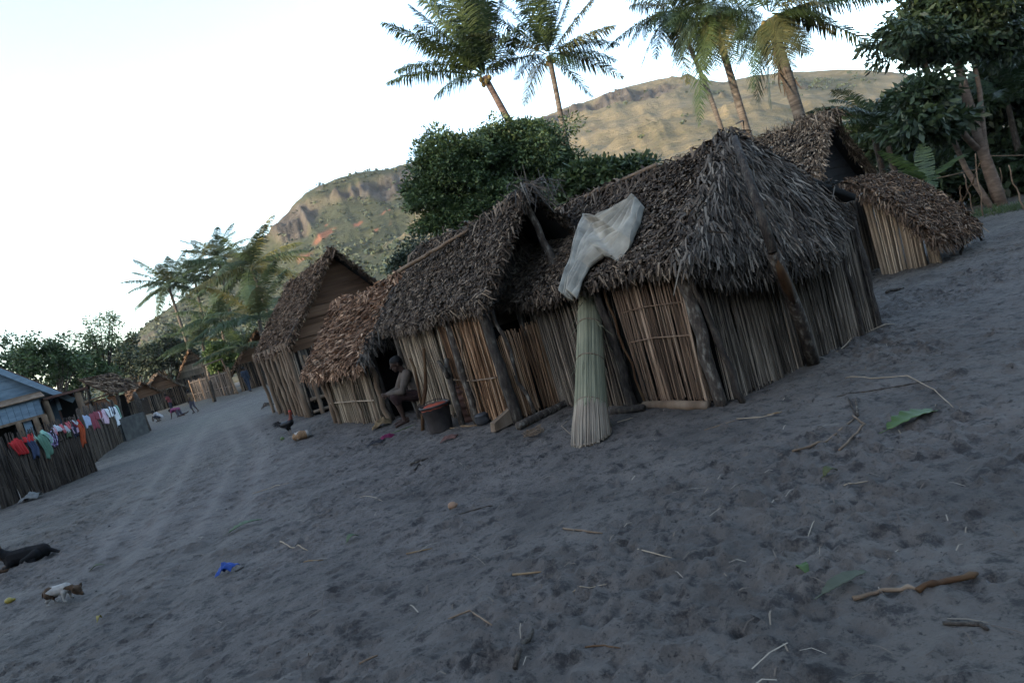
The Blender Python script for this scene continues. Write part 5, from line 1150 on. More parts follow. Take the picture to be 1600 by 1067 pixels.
def trough():
    a = G(196, 690); b = G(232, 676); o = Vector((a.x, a.y, 0)); d = b - a; h = D(197, 652, a.y).z; mb = MB(); u = Vector((d.x, d.y, 0)).normalized(); nn = Vector((-u.y, u.x, 0)); L = math.hypot(d.x, d.y)
    e = [Vector((0, 0, 0)), u * L, u * L + nn * 1.6, nn * 1.6]
    for i in range(4): 
        p_, q_ = e[i], e[(i + 1) % 4]; mb.bar(p_ + Vector((0, 0, h / 2)), q_ + Vector((0, 0, h / 2)), .12 + .004 * i, h - .004 * i)
    ob = mb.build('low_wall', M['plaster']); ob.location = o; tag(ob, 'low grey concrete enclosure at the end of the farther washing fence', 'wall')
trough()
def lean_post():
    a = G(233, 673); b = D(209, 612, a.y); o = Vector((a.x, a.y, 0)); mb = MB(); rg = random.Random(4); P = [Vector((0, 0, -.1)).lerp(b - o, i / 5) for i in range(6)]; mb.tube(P, [.13, .12, .11, .11, .12, .07], 8, True, .1, rg)
    ob = mb.build('leaning_post', M['bark_dark'], smooth=True); ob.location = o; tag(ob, 'thick dark post leaning over the concrete enclosure', 'post')
lean_post()
# ------------------------------------------------------------------ people and animals
def fuse(mb, name, m_, parent, voxel=.012, smooth_it=4, zone=None, base=None):
    """joins overlapping closed shapes into one continuous skin"""
    me = bpy.data.meshes.new('tmp'); V = np.concatenate(mb.v); me.from_pydata(V.tolist(), [], mb.f); me.update()
    o = bpy.data.objects.new('tmp', me); COL.objects.link(o)
    r = o.modifiers.new('r', 'REMESH'); r.mode = 'VOXEL'; r.voxel_size = voxel; r.use_smooth_shade = True
    s = o.modifiers.new('s', 'SMOOTH'); s.factor = .5; s.iterations = smooth_it
    dg = bpy.context.evaluated_depsgraph_get(); dg.update(); ev = o.evaluated_get(dg); m2 = bpy.data.meshes.new_from_object(ev)
    n = len(m2.vertices); co = np.empty(n * 3, np.float32); m2.vertices.foreach_get('co', co); co = co.reshape(-1, 3)
    F = [list(p.vertices) for p in m2.polygons]
    bpy.data.objects.remove(o); 
    idx = None
    if zone is not None:
        C = np.array([co[f].mean(0) for f in F]); idx = zone(C)
    return mk(name, co, F, m_, parent, True, idx, base)
def limb(mb, pts, rad, n=10):
    P = [Vector(p) for p in pts]; mb.tube(P, rad, n)
    for p, r in zip(P, rad): mb.ball(p, r, n, 7)
def lerp(a, b, t): return Vector(a).lerp(Vector(b), t)
M['skin'] = plain('dark_brown_skin', (.034, .018, .0125), .6, .15)
M['hair'] = plain('black_hair', (.004, .0035, .0035), .8)
M['eye'] = plain('dark_eye', (.03, .025, .02), .3)
def person(label, loc, head_dir, H, J, clothes, group, grip=.3):
    """J: joints in metres for a 1.7 m figure, x forward, y left, z up; scaled to the height H"""
    k = H / 1.7; t = thing('person', label, 'person', loc, head_dir, group); J = {a: Vector(b) * k for a, b in J.items()}
    mb = MB(); pel, ch, nk, hd = J['pelvis'], J['chest'], J['neck'], J['head']; f = J['face'].normalized()
    lat = (J['sl'] - J['sr']).normalized()
    wa = lerp(pel, ch, .5)
    for (p, q_, ra, rb) in ((pel, wa, .125, .11), (wa, ch, .11, .125)):
        for s in (-1, 1): limb(mb, [p + lat * s * .05 * k, q_ + lat * s * .05 * k], [ra * k * .9, rb * k * .9])
    for s, e in (('l', 1), ('r', -1)):
        sh, el, wr = J['s' + s], J['e' + s], J['w' + s]; limb(mb, [ch + lat * e * .05 * k, sh], [.10 * k, .062 * k]); limb(mb, [sh, lerp(sh, el, .5), el, lerp(el, wr, .35), wr], [.056 * k, .050 * k, .039 * k, .040 * k, .026 * k])
        d = (wr - el).normalized(); d = (d + Vector(J.get('h' + s, Vector((0, 0, 0))))).normalized(); side = d.cross(f if abs(d.dot(f)) < .9 else Vector((0, 0, 1))).normalized(); pal = d.cross(side)
        c0 = wr + d * .045 * k
        for i in range(4):
            b0 = wr + d * .075 * k + side * (i - 1.5) * .019 * k; limb(mb, [wr + side * (i - 1.5) * .012 * k, b0], [.016 * k, .0125 * k], 6)
            L = (.062, .075, .070, .052)[i] * k; m1 = b0 + d * L * .45 + pal * L * .10; limb(mb, [b0, m1, m1 + (d + pal * (.5 + grip)).normalized() * L * .55], [.0105 * k, .0095 * k, .0075 * k], 6)
        b0 = wr + d * .02 * k - side * .026 * k; limb(mb, [b0, b0 + (d * .7 - side).normalized() * .04 * k, b0 + (d * 1.2 - side * .8).normalized() * .07 * k], [.013 * k, .011 * k, .009 * k], 6)
        hp, kn, an, to = J['p' + s], J['k' + s], J['a' + s], J['t' + s]
        limb(mb, [pel + lat * e * .03 * k, hp], [.11 * k, .092 * k]); limb(mb, [hp, lerp(hp, kn, .5), kn, lerp(kn, an, .3), lerp(kn, an, .65), an], [.088 * k, .074 * k, .054 * k, .054 * k, .042 * k, .033 * k])
        fd = (to - an); limb(mb, [an + Vector((0, 0, -.02)) * k - fd * .25, lerp(an, to, .5), to], [.034 * k, .034 * k, .026 * k], 8)
    limb(mb, [ch + Vector((0, 0, .05)) * k, nk, hd - f * .01 * k], [.075 * k, .053 * k, .055 * k])
    up = (hd - nk).normalized(); up = (up - f * up.dot(f)).normalized(); sd = up.cross(f)
    for (c, r) in ((hd + up * .035 * k - f * .015 * k, .094), (hd + up * .03 * k + f * .02 * k, .082), (hd - up * .045 * k + f * .03 * k, .062), (hd - up * .085 * k + f * .045 * k, .038)): mb.ball(c, r * k, 12, 8)
    limb(mb, [hd + f * .095 * k + up * .01 * k, hd + f * .112 * k - up * .025 * k], [.010 * k, .016 * k], 6)
    limb(mb, [hd + f * .088 * k - up * .062 * k + sd * .018 * k, hd + f * .088 * k - up * .062 * k - sd * .018 * k], [.011 * k, .011 * k], 6)
    for e in (-1, 1): mb.ball(hd + sd * e * .088 * k - f * .01 * k - up * .01 * k, (.016 * k, .016 * k, .03 * k), 8, 6)
    fuse(mb, 'body', M['skin'], t, .0085 * max(k, .8), 3)
    mh = MB()
    for (c, r) in ((hd + up * .045 * k - f * .022 * k, .098), (hd + up * .05 * k + f * .012 * k, .086), (hd + up * .0 * k - f * .05 * k, .07)): mh.ball(c, r * k, 14, 9)
    fuse(mh, 'hair', M['hair'], t, .012, 2)
    me_ = MB()
    for e in (-1, 1): me_.ball(hd + f * .090 * k + sd * e * .033 * k + up * .008 * k, .011 * k, 8, 6)
    me_.build('eyes', M['eye'], t, True)
    for (nm, mm, kind) in clothes:
        mc = MB()
        if kind in ('shirt', 'long'):
            for (p, q_, ra, rb) in ((pel - (wa - pel) * .15, wa, .135, .125), (wa, ch + (ch - wa) * .25, .125, .125)):
                for s in (-1, 1): limb(mc, [p + lat * s * .055 * k, q_ + lat * s * .055 * k], [ra * k, rb * k])
            for s, e in (('l', 1), ('r', -1)):
                sh, el, wr = J['s' + s], J['e' + s], J['w' + s]; limb(mc, [ch + lat * e * .06 * k + Vector((0, 0, .02)) * k, sh], [.105 * k, .075 * k]); limb(mc, [sh, lerp(sh, el, .6)], [.074 * k, .068 * k])
                if kind == 'long': limb(mc, [lerp(sh, el, .6), el, lerp(el, wr, .85)], [.068 * k, .062 * k, .046 * k])
        else:
            for s in (-1, 1): limb(mc, [pel + lat * s * .055 * k, lerp(pel, wa, .45) + lat * s * .055 * k], [.132 * k, .126 * k])
            for s, e in (('l', 1), ('r', -1)):
                hp, kn, an = J['p' + s], J['k' + s], J['a' + s]; limb(mc, [pel + lat * e * .04 * k, hp, lerp(hp, kn, .55), lerp(hp, kn, .92)], [.125 * k, .108 * k, .094 * k, .084 * k])
                if kind == 'trousers': limb(mc, [lerp(hp, kn, .92), kn + (kn - hp).normalized() * .02 * k, lerp(kn, an, .5), lerp(kn, an, .9)], [.084 * k, .078 * k, .068 * k, .062 * k])
                elif kind == 'breeches': limb(mc, [lerp(hp, kn, .92), kn + (kn - hp).normalized() * .02 * k, lerp(kn, an, .22)], [.084 * k, .080 * k, .074 * k])
        fuse(mc, nm, mm, t, .012, 4)
    return t
STAND = dict(pelvis=(0, 0, .95), chest=(.0, 0, 1.28), neck=(.01, 0, 1.46), head=(.03, 0, 1.59), face=(1, 0, -.05), sl=(0, .19, 1.38), sr=(0, -.19, 1.38), el=(-.03, .25, 1.10), er=(-.03, -.25, 1.10), wl=(.04, .26, .86), wr=(.04, -.26, .86),
             pl=(0, .09, .90), pr=(0, -.09, .90), kl=(.03, .10, .49), kr=(.03, -.10, .49), al=(0, .11, .07), ar=(0, -.11, .07), tl=(.17, .13, .03), tr=(.17, -.13, .03))
def pose(**k): d = dict(STAND); d.update(k); return d
for n_, c_ in (('brown_shirt', (.080, .062, .049)), ('dark_brown_trousers', (.028, .014, .013)), ('navy_jacket', (.014, .021, .034)), ('navy_trousers', (.016, .024, .040)), ('dark_shorts', (.055, .05, .065)), ('tan_vest', (.10, .06, .032)), ('magenta_shirt', (.15, .04, .09)), ('white_shirt', (.26, .25, .255)), ('dark_red_shirt', (.14, .032, .035)), ('charcoal_trousers', (.03, .032, .045))):
    M[n_] = plain(n_, c_, .9, .35, 9, 1.0)
left_face = R(180)
# seated by the doorway of the small hut, leaning over the knees, facing left
p = GP(640, 660); SEAT = .30
person('person in a brown long sleeved shirt sitting hunched by the dark doorway, arms on knees', (p.x + .10, p.y + .02, gz(p.x, p.y)), R(196), 1.66,
       pose(pelvis=(-.24, 0, .42), chest=(-.10, 0, .72), neck=(-.02, 0, .89), head=(.04, 0, 1.00), face=(1, .05, -.12), sl=(-.06, .18, .82), sr=(-.06, -.18, .82), el=(.10, .25, .56), er=(.12, -.25, .56), wl=(.34, .10, .57), wr=(.34, -.08, .55), hl=(.2, -.6, 0), hr=(.2, .6, 0),
            pl=(-.20, .10, .40), pr=(-.20, -.10, .40), kl=(.22, .15, .50), kr=(.22, -.15, .50), al=(.18, .14, .07), ar=(.15, -.14, .07), tl=(.35, .16, .03), tr=(.32, -.16, .03)),
       [('shirt', M['brown_shirt'], 'long'), ('trousers', M['dark_brown_trousers'], 'breeches')], 'people in the street')
st_ = MB(); rg = random.Random(8)
q_ = p + Vector((.33, .08, 0)); st_.tube([Vector((-.02, -.22, .16)), Vector((0, 0, .17)), Vector((.02, .24, .16))], [.15, .16, .15], 10, True, .05, rg)
sl_ = st_.build('seat_log', M['bark_dark'], smooth=True); sl_.location = Vector((q_.x + .02, q_.y, gz(q_.x, q_.y) - .02))
tag(sl_, 'short thick log used as a seat by the person in brown', 'log')
p = GP(391, 612)
person('person in dark blue jacket and trousers standing before the far drooping hut', (p.x, p.y, p.z), R(75), 1.68, pose(kl=(.10, .10, .50), al=(.12, .11, .07), tl=(.28, .12, .03), ar=(-.12, -.11, .09), tr=(.03, -.12, .03), kr=(-.01, -.10, .50), el=(.02, .27, 1.12), wl=(.16, .22, .95)),
       [('jacket', M['navy_jacket'], 'long'), ('trousers', M['navy_trousers'], 'trousers')], 'people in the street')
p = GP(305, 645)
person('bare chested child in dark shorts walking, rightmost of the playing children', (p.x, p.y, p.z), R(165), 1.30, pose(head=(.05, 0, 1.58), kl=(.12, .09, .50), al=(-.02, .10, .08), tl=(.14, .11, .03), kr=(-.04, -.09, .50), ar=(-.22, -.10, .10), tr=(-.08, -.11, .03), el=(-.10, .24, 1.10), wl=(.02, .25, .90), er=(.02, -.25, 1.12), wr=(.16, -.2, .98)),
       [('vest', M['tan_vest'], 'shirt'), ('shorts', M['dark_shorts'], 'breeches')], 'people in the street')
p = GP(277, 652)
person('child in a magenta shirt crawling on hands and knees in the street', (p.x, p.y, p.z), R(172), 1.32, pose(pelvis=(-.22, 0, .55), chest=(.10, 0, .60), neck=(.27, 0, .62), head=(.38, 0, .58), face=(.75, 0, -.65), sl=(.16, .18, .60), sr=(.16, -.18, .60), el=(.22, .22, .34), er=(.12, -.22, .34), wl=(.26, .22, .09), wr=(.08, -.22, .09), hl=(.8, 0, .3), hr=(.8, 0, .3),
       pl=(-.24, .09, .50), pr=(-.24, -.09, .50), kl=(-.20, .12, .08), kr=(-.34, -.12, .10), al=(-.60, .12, .06), ar=(-.74, -.12, .16), tl=(-.74, .12, .05), tr=(-.88, -.12, .20)),
       [('shirt', M['magenta_shirt'], 'shirt'), ('shorts', M['dark_shorts'], 'shorts')], 'people in the street')
p = GP(249, 658)
person('child in a white shirt squatting over the sand, leftmost of the group', (p.x, p.y, p.z), R(185), 1.35, pose(pelvis=(-.20, 0, .28), chest=(.04, 0, .54), neck=(.17, 0, .66), head=(.25, 0, .74), face=(.9, 0, -.4), sl=(.08, .18, .62), sr=(.08, -.18, .62), el=(.26, .20, .44), er=(.26, -.20, .44), wl=(.38, .10, .24), wr=(.38, -.10, .22),
       pl=(-.18, .10, .27), pr=(-.18, -.10, .27), kl=(.20, .16, .46), kr=(.20, -.16, .46), al=(-.02, .14, .07), ar=(-.02, -.14, .07), tl=(.14, .16, .03), tr=(.14, -.16, .03)),
       [('shirt', M['white_shirt'], 'shirt'), ('trousers', M['charcoal_trousers'], 'breeches')], 'people in the street')
p = GP(262, 648)
person('child in a dark red shirt and dark trousers standing behind the squatting child', (p.x, p.y + .8, p.z), R(190), 1.42, pose(chest=(.06, 0, 1.26), neck=(.12, 0, 1.42), head=(.19, 0, 1.53), face=(.9, 0, -.3), sl=(.08, .19, 1.35), sr=(.08, -.19, 1.35), el=(.14, .24, 1.12), er=(.14, -.24, 1.12), wl=(.34, .14, 1.18), wr=(.34, -.14, 1.18)),
       [('shirt', M['dark_red_shirt'], 'shirt'), ('trousers', M['charcoal_trousers'], 'trousers')], 'people in the street')

# animals
def rooster():
    p = GP(453, 679); t = thing('rooster', 'black rooster with a rusty red neck standing in the street', 'rooster', p, R(-8)); mb = MB()
    limb(mb, [(-.10, 0, .24), (.0, 0, .225), (.09, 0, .26)], [.06, .085, .075], 12); limb(mb, [(.09, 0, .27), (.125, 0, .34), (.135, 0, .40), (.14, 0, .44)], [.06, .042, .032, .03]); mb.ball((.145, 0, .455), (.034, .028, .03)); limb(mb, [(.17, 0, .455), (.20, 0, .445)], [.013, .004], 6)
    for s in (-1, 1):
        limb(mb, [(.0, s * .045, .18), (.02, s * .045, .12)], [.042, .022], 8); limb(mb, [(.02, s * .045, .12), (.012, s * .045, .015)], [.010, .008], 6)
        for a in (-.5, 0, .5, 3.14): limb(mb, [(.012, s * .045, .012), (.012 + .05 * math.cos(a), s * .045 + .05 * math.sin(a), .006)], [.007, .004], 5)
        mb.ball((-.01, s * .065, .24), (.10, .025, .055))
    def z(C): i = np.zeros(len(C), np.int32); i[(C[:, 2] > .315) & (C[:, 0] > .05)] = 1; i[C[:, 2] < .105] = 2; return i
    fuse(mb, 'body', [M['black_feather'], M['red_feather'], M['horn']], t, .006, 2, z)
    q = QB(); rng = np.random.default_rng(3); k = 40; P = np.c_[rng.uniform(-.15, -.10, k), rng.normal(0, .02, k), rng.uniform(.22, .30, k)]
    d = nrm(np.c_[-np.ones(k), rng.normal(0, .12, k), rng.uniform(.1, .9, k)]); flakes(q, rng, P, d, np.array([0, 1.0, 0]), (.10, .22), (.012, .025), .05, .15, .02, .35); q.build('tail', M['black_feather'], t)
    mc = MB(); 
    for i in range(4): mc.ball((.125 + .016 * i, 0, .487 + .008 * math.sin(i)), (.012, .006, .018), 6, 5)
    mc.ball((.165, 0, .425), (.010, .008, .02), 6, 5); mc.build('comb', M['comb'], t, True)
M['black_feather'] = plain('black_feathers', (.004, .004, .005), .5, .4); M['red_feather'] = plain('rusty_feathers', (.11, .024, .012), .6, .4, 30); M['horn'] = plain('horn_yellow', (.13, .10, .07)); M['comb'] = plain('comb_red', (.36, .03, .02))
rooster()
M['fur_tan'] = plain('tan_fur', (.16, .095, .05), .95, .35, 30, .5); M['fur_white'] = plain('white_fur', (.25, .23, .205), .95, .15, 30, .5); M['fur_black'] = plain('black_fur', (.0035, .003, .003), .95, .3, 30, .5); M['fur_brown'] = plain('brown_fur', (.05, .029, .016), .95, .35, 30, .5); M['nose'] = plain('dark_nose', (.004, .004, .004), .4)
def dog(label, px, py, rz, size, zone, mats, J, curl=False):
    p = GP(px, py); t = thing('puppy', label, 'puppy', p, rz, 'puppies on the sand'); k = size; mb = MB()
    def S(*pts): return [Vector(q) * k for q in pts]
    for (pts, rad) in J['limbs']: limb(mb, S(*pts), [r * k for r in rad], 9)
    h = Vector(J['head']) * k; f = Vector(J['face']).normalized(); up = (Vector((0, 0, 1)) - f * f.z).normalized(); sd = up.cross(f)
    mb.ball(h, .082 * k); mb.ball(h + f * .04 * k - up * .015 * k, .062 * k); limb(mb, [h + f * .06 * k - up * .02 * k, h + f * .125 * k - up * .03 * k], [.044 * k, .030 * k], 8)
    for e in (-1, 1):
        a = h + sd * e * .062 * k + up * .045 * k - f * .015 * k; limb(mb, [a, a + sd * e * .035 * k + up * .02 * k, a + sd * e * .055 * k - up * .045 * k + f * .02 * k], [.022 * k, .02 * k, .012 * k], 7)
    fuse(mb, 'body', mats, t, .0085 * max(k, .8), 3, lambda C: zone(C / k))
    mn = MB(); mn.ball(h + f * .150 * k - up * .022 * k, .014 * k, 8, 6)
    for e in (-1, 1): mn.ball(h + f * .085 * k + sd * e * .032 * k + up * .022 * k, .009 * k, 8, 6)
    mn.build('nose_and_eyes', M['nose'], t, True); return t
LYING = dict(limbs=[([(-.26, 0, .11), (-.10, 0, .12), (.08, 0, .125)], [.095, .105, .105]), ([(.08, 0, .14), (.18, 0, .21), (.22, 0, .26)], [.085, .065, .06]), ([(.08, .08, .09), (.12, .09, .04), (.27, .08, .03)], [.05, .035, .025]), ([(.08, -.08, .09), (.12, -.09, .04), (.26, -.09, .03)], [.05, .035, .025]),
                   ([(-.22, .09, .10), (-.10, .14, .07), (-.20, .15, .04), (-.07, .16, .025)], [.07, .05, .032, .024]), ([(-.22, -.09, .10), (-.12, -.14, .06), (-.20, -.15, .04), (-.08, -.16, .025)], [.07, .05, .032, .024]), ([(-.34, 0, .10), (-.44, .03, .05), (-.52, .10, .03)], [.03, .02, .012])], head=(.25, 0, .31), face=(1, .2, -.1))
def zl(C): i = np.zeros(len(C), np.int32); i[(C[:, 0] > .17)] = 1; i[(C[:, 2] < .05) & (C[:, 0] > .05)] = 1; return i
dog('black puppy with a tan head lying on the sand at the left edge', 36, 884, R(190), 1.0, zl, [M['fur_black'], M['fur_brown']], LYING)
SNIFF = dict(limbs=[([(-.16, 0, .23), (0, 0, .225), (.14, 0, .23)], [.095, .095, .095]), ([(.14, 0, .24), (.24, 0, .21), (.29, 0, .17)], [.075, .058, .055]),
                    ([(.13, .06, .18), (.14, .07, .10), (.13, .07, .03), (.16, .07, .02)], [.05, .03, .022, .022]), ([(.13, -.06, .18), (.11, -.07, .10), (.10, -.07, .03), (.13, -.07, .02)], [.05, .03, .022, .022]),
                    ([(-.17, .06, .20), (-.12, .07, .13), (-.19, .07, .09), (-.17, .07, .02), (-.14, .07, .02)], [.065, .042, .026, .02, .02]), ([(-.17, -.06, .20), (-.15, -.07, .13), (-.22, -.07, .09), (-.21, -.07, .02), (-.18, -.07, .02)], [.065, .042, .026, .02, .02]), ([(-.24, 0, .26), (-.31, .02, .22), (-.34, .03, .15)], [.026, .018, .010])], head=(.32, 0, .15), face=(.8, -.1, -.55))
def zs(C): i = np.zeros(len(C), np.int32); n_ = .05 * np.sin(C[:, 2] * 40 + C[:, 1] * 25); i[C[:, 0] + n_ > .21] = 1; i[(C[:, 0] + n_ < -.11) & (C[:, 2] > .12 + n_)] = 1; return i
dog('small white and brown puppy standing with its head down to the sand', 97, 940, R(-2), .52, zs, [M['fur_white'], M['fur_brown']], SNIFF)
CURL = dict(limbs=[([(-.16, .02, .10), (-.04, .05, .115), (.10, .02, .10)], [.095, .105, .09]), ([(.10, .02, .10), (.19, -.05, .085), (.20, -.15, .08)], [.075, .055, .048]), ([(.06, -.08, .06), (.02, -.15, .03), (.10, -.20, .025)], [.045, .03, .022]), ([(-.18, -.03, .08), (-.08, -.14, .05), (-.02, -.15, .03)], [.075, .05, .026]), ([(-.24, 0, .06), (-.25, -.10, .03), (-.16, -.18, .02)], [.026, .02, .012])], head=(.20, -.20, .085), face=(-.75, -.65, -.15))
def zc(C): i = np.zeros(len(C), np.int32); i[(np.sin(C[:, 0] * 22 + 1) + np.cos(C[:, 1] * 19) > .35)] = 1; return i
dog('tan and white puppy curled up asleep near the rooster', 471, 686, R(170), .82, zc, [M['fur_tan'], M['fur_white']], CURL)
# ------------------------------------------------------------------ things at the huts
# cloth thrown on the roof of the big hut
def roof_cloth():
    """one sheet gathered into long folds that run from the ridge side down to the eave and lie on the thatch"""
    s = (zrA - zeA) / (WA / 2); N = Vector((-s, 0, 1)).normalized(); O = Vector((WA / 2, 0, zrA)); e0 = unloc(HA, EYE)
    def hit(px, py, off=.09):
        d = ray(px, py); c, sn = math.cos(ANGA), math.sin(ANGA); dl = Vector((c * d.x + sn * d.y, -sn * d.x + c * d.y, d.z)); return np.array(e0 + dl * (((O + N * off) - e0).dot(N) / dl.dot(N)))
    ROWS = [((990, 313), (1003, 328)), ((962, 331), (1001, 350)), ((936, 345), (990, 380)), ((910, 333), (962, 405)), ((904, 372), (944, 400)), ((897, 408), (920, 418)), ((888, 436), (907, 440)), ((882, 458), (896, 460))]
    Lp = np.array([hit(*r[0]) for r in ROWS]); Rp = np.array([hit(*r[1]) for r in ROWS]); nt, ns = 120, 110
    tt = np.linspace(0, len(ROWS) - 1, nt); i0 = np.clip(tt.astype(int), 0, len(ROWS) - 2); f = tt - i0; f = (f * .5 + .5 * f * f * (3 - 2 * f))[:, None]
    A_ = Lp[i0] * (1 - f) + Lp[i0 + 1] * f; B_ = Rp[i0] * (1 - f) + Rp[i0 + 1] * f
    U, T = np.meshgrid(np.linspace(0, 1, ns), np.linspace(0, 1, nt)); nf = 8.5
    ph = U * nf + 1.5 * (fbm(U * 2.2, T * 3.0, 3, 4) - .5) + .9 * (fbm(U * 5, T * 1.7, 2, 8) - .5); tri = 1 - np.abs(2 * (ph % 1.0) - 1); fold = np.sin(tri * math.pi / 2) ** 1.3
    wid = np.linalg.norm(B_ - A_, axis=1)[:, None]; sp = wid / nf; amp = np.sqrt(np.clip(.115 ** 2 - (sp / 2) ** 2, .0012, .0085)) * (.35 + .75 * fbm(U * 3, T * 4, 2, 12))
    lay = .35 * amp * np.sin(ph * 6.283 + 1.0)                                        # folds flop to one side
    ends = (fbm(U * 4, T * 0 + 3, 3, 21) - .5) * .16                                  # an uneven hem at both ends
    Tn = nrm((B_[:, None] * 0 + np.gradient((A_ + B_) / 2, axis=0)[:, None]))
    side = nrm((B_ - A_)[:, None]); Nn = np.array(N)
    P = A_[:, None] * (1 - U[..., None]) + B_[:, None] * U[..., None] + side * lay[..., None] + Tn * (ends * np.abs(2 * T - 1) ** 4)[..., None]
    h = -.045 + amp * 1.7 * fold + .04 * (fbm(U * 1.5, T * 3, 2, 31)) + .012 * fbm(U * 9, T * 14, 2, 33); h = h - .05 * np.clip(1 - np.minimum(U, 1 - U) / .05, 0, 1)
    P = P + Nn * h[..., None]; sl = T > .88; P[..., 2] -= np.where(sl, (T - .88) * .5, 0)
    V = [loc_(HA.location, *p, ANGA) for p in P.reshape(-1, 3)]; I = np.arange(nt * ns).reshape(nt, ns); F = np.stack([I[:-1, :-1], I[:-1, 1:], I[1:, 1:], I[1:, :-1]], -1).reshape(-1, 4)
    b = sum(V, Vector()) / len(V); o = mk('cloth', [tuple(v) for v in V], F, plain('off_white_cloth', (.25, .225, .18), .95, .42, 4, .3), smooth=True, base=b); o.modifiers.new('t', 'SOLIDIFY').thickness = .003
    tag(o, 'crumpled off white cloth thrown over the grey thatch of the largest hut', 'cloth')
roof_cloth()
def reed_bundle():
    b = GP(924, 683); tp = D(921, 462, 7.78); t = thing('reed_bundle', 'tall bundle of green grey reeds tied three times, leaning on the eave', 'reed bundle', b)
    rng = np.random.default_rng(71); ax = tp - b; d = ax.normalized(); s = d.cross(Vector((0, 1, 0))).normalized(); nn = d.cross(s); L = ax.length
    def shell(n, q, z0, z1, seedoff):
        a = rng.uniform(0, 6.283, n); k = rng.uniform(.74, 1.05, n); e = rng.uniform(-.05, .03, n)
        w = rng.uniform(.0028, .006, n); rows = []; tw = rng.normal(0, .17, n)
        for f in np.linspace(z0, z1, 7):
            r = np.interp(f, [0, .06, .20, .45, .8, 1.0], [.196, .183, .158, .145, .128, .112]) * k; aa = a + tw * (f - .5)
            c = np.array(b) * 0 + np.outer(np.full(n, 0) + f * L + (e if f == z0 else 0), np.array(d)) + np.outer(r * np.cos(aa), np.array(s)) + np.outer(r * np.sin(aa), np.array(nn))
            tx = np.outer(-np.sin(aa), np.array(s)) + np.outer(np.cos(aa), np.array(nn)); ou = np.outer(np.cos(aa), np.array(s)) + np.outer(np.sin(aa), np.array(nn))
            if z0 < 0 and f < .03: c = c + np.array(d) * ((rng.uniform(-.015, .02, n) - c[:, 2]) / d.z)[:, None]
            rows += [c - tx * w[:, None], c + ou * w[:, None] * .8, c + tx * w[:, None]]
        V = np.stack(rows, 1); I = np.arange(n)[:, None] * 21
        q.add(V, np.concatenate([I + np.array([r_ * 3 + j, r_ * 3 + j + 1, r_ * 3 + 4 + j, r_ * 3 + 3 + j]) for r_ in range(6) for j in range(2)]))
    q = QB(); shell(1150, q, .17, 1.0, 0); q.build('reeds', M['bundle'], t)
    q = QB(); shell(1100, q, -.02, .20, 1); q.build('reed_ends', M['bundle_foot'], t)
    MB().tube([d * -.0, d * L * .2, d * L * .98], [.15, .11, .08], 12).build('core', M['bundle'], t)
    for f in (.20, .50, .76):
        r = float(np.interp(f, [0, .06, .20, .45, .8, 1.0], [.196, .183, .158, .145, .128, .112])) + .006
        P = [d * (f * L + .01 * math.sin(a * 2)) + s * r * math.cos(a) + nn * r * math.sin(a) for a in np.linspace(0, 6.283, 25)]; MB().tube(P, .007, 6, False).build('tie', M['wood'], t, True)
    qs = QB(); ml = MB()
    for i in range(26):
        a = rng.uniform(0, 6.28); f0 = rng.choice([.2, .5, .76, .9]); o_ = s * math.cos(a) + nn * math.sin(a); r0 = .13; Lr = rng.uniform(.08, .3); ml.tube([d * (f0 * L) + o_ * r0, d * (f0 * L - Lr * .5) + o_ * (r0 + .02 + rng.uniform(0, .03)), d * (f0 * L - Lr) + o_ * (r0 + .04 + rng.uniform(0, .10))], [.004, .0035, .002], 4)
    ml.build('loose_reed', M['bundle'], t)
    MB().tube([s * .20 + d * .02 - nn * .02, s * .30 + d * .10, s * .24 + d * .16], [.005, .004, .003], 5).build('loose_reed', M['bundle_foot'], t)
reed_bundle()
def pole_thing(name, label, cat, pix, rad, mm, seed, dz=0.0, n=8, bend=.03, group=None):
    P = [GP(*p) + Vector((0, 0, dz + rad)) for p in pix]; o = P[0].copy(); rg = random.Random(seed); pts = []; rr = []
    for a, b in zip(P[:-1], P[1:]):
        for i in range(5): t_ = i / 5; pts.append(a.lerp(b, t_) + Vector((rg.uniform(-1, 1), rg.uniform(-1, 1), 0)) * rad * bend * 10 * (i > 0)); rr.append(rad * rg.uniform(.85, 1.1))
    pts.append(P[-1]); rr.append(rad * .8); ob = MB().tube(pts, rr, n, True, .06, rg).build(name, M[mm], smooth=True, base=o); return tag(ob, label, cat, group)
pole_thing('log', 'grey log lying on the sand between the middle hut and the reed bundle', 'log', [(812, 672), (900, 628)], .052, 'bark', 81)
pole_thing('log', 'dark short log at the foot of the grey wall right of the reed bundle', 'log', [(958, 648), (1008, 643)], .045, 'bark_dark', 82)
def forked(label, pix, fork, Y, rad, mm, seed):
    b = GP(*pix[0]); o = b.copy(); rg = random.Random(seed); t = thing('forked_pole', label, 'pole', o)
    P = [Vector((0, 0, -.12))] + [D(px, py, b.y + .04 * i) - o for i, (px, py) in enumerate(pix[1:])]; k = len(P)
    MB().tube(P, [rad * (1 - .3 * i / (k - 1)) * rg.uniform(.9, 1.1) for i in range(k)], 9, True, .08, rg).build('pole', M[mm], t, True)
    if fork:
        P = [D(px, py, b.y + .02) - o for px, py in fork]; MB().tube(P, [rad * (.75 - .25 * i / (len(P) - 1)) for i in range(len(P))], 8, True, .08, rg).build('branch', M[mm], t, True)
forked('thin reddish pole with a forked top standing by the seated person', [(657, 674), (660, 640), (665, 605), (664, 570), (662, 545)], [(661, 640), (654, 610), (648, 575), (640, 560)], 0, .032, 'wood_red', 91)
forked('thick dark pole forking like a Y, between the bucket and the rusty drum', [(722, 664), (714, 632), (705, 600), (699, 575), (698, 560)], [(701, 590), (693, 575), (684, 563)], 0, .048, 'bark', 92)
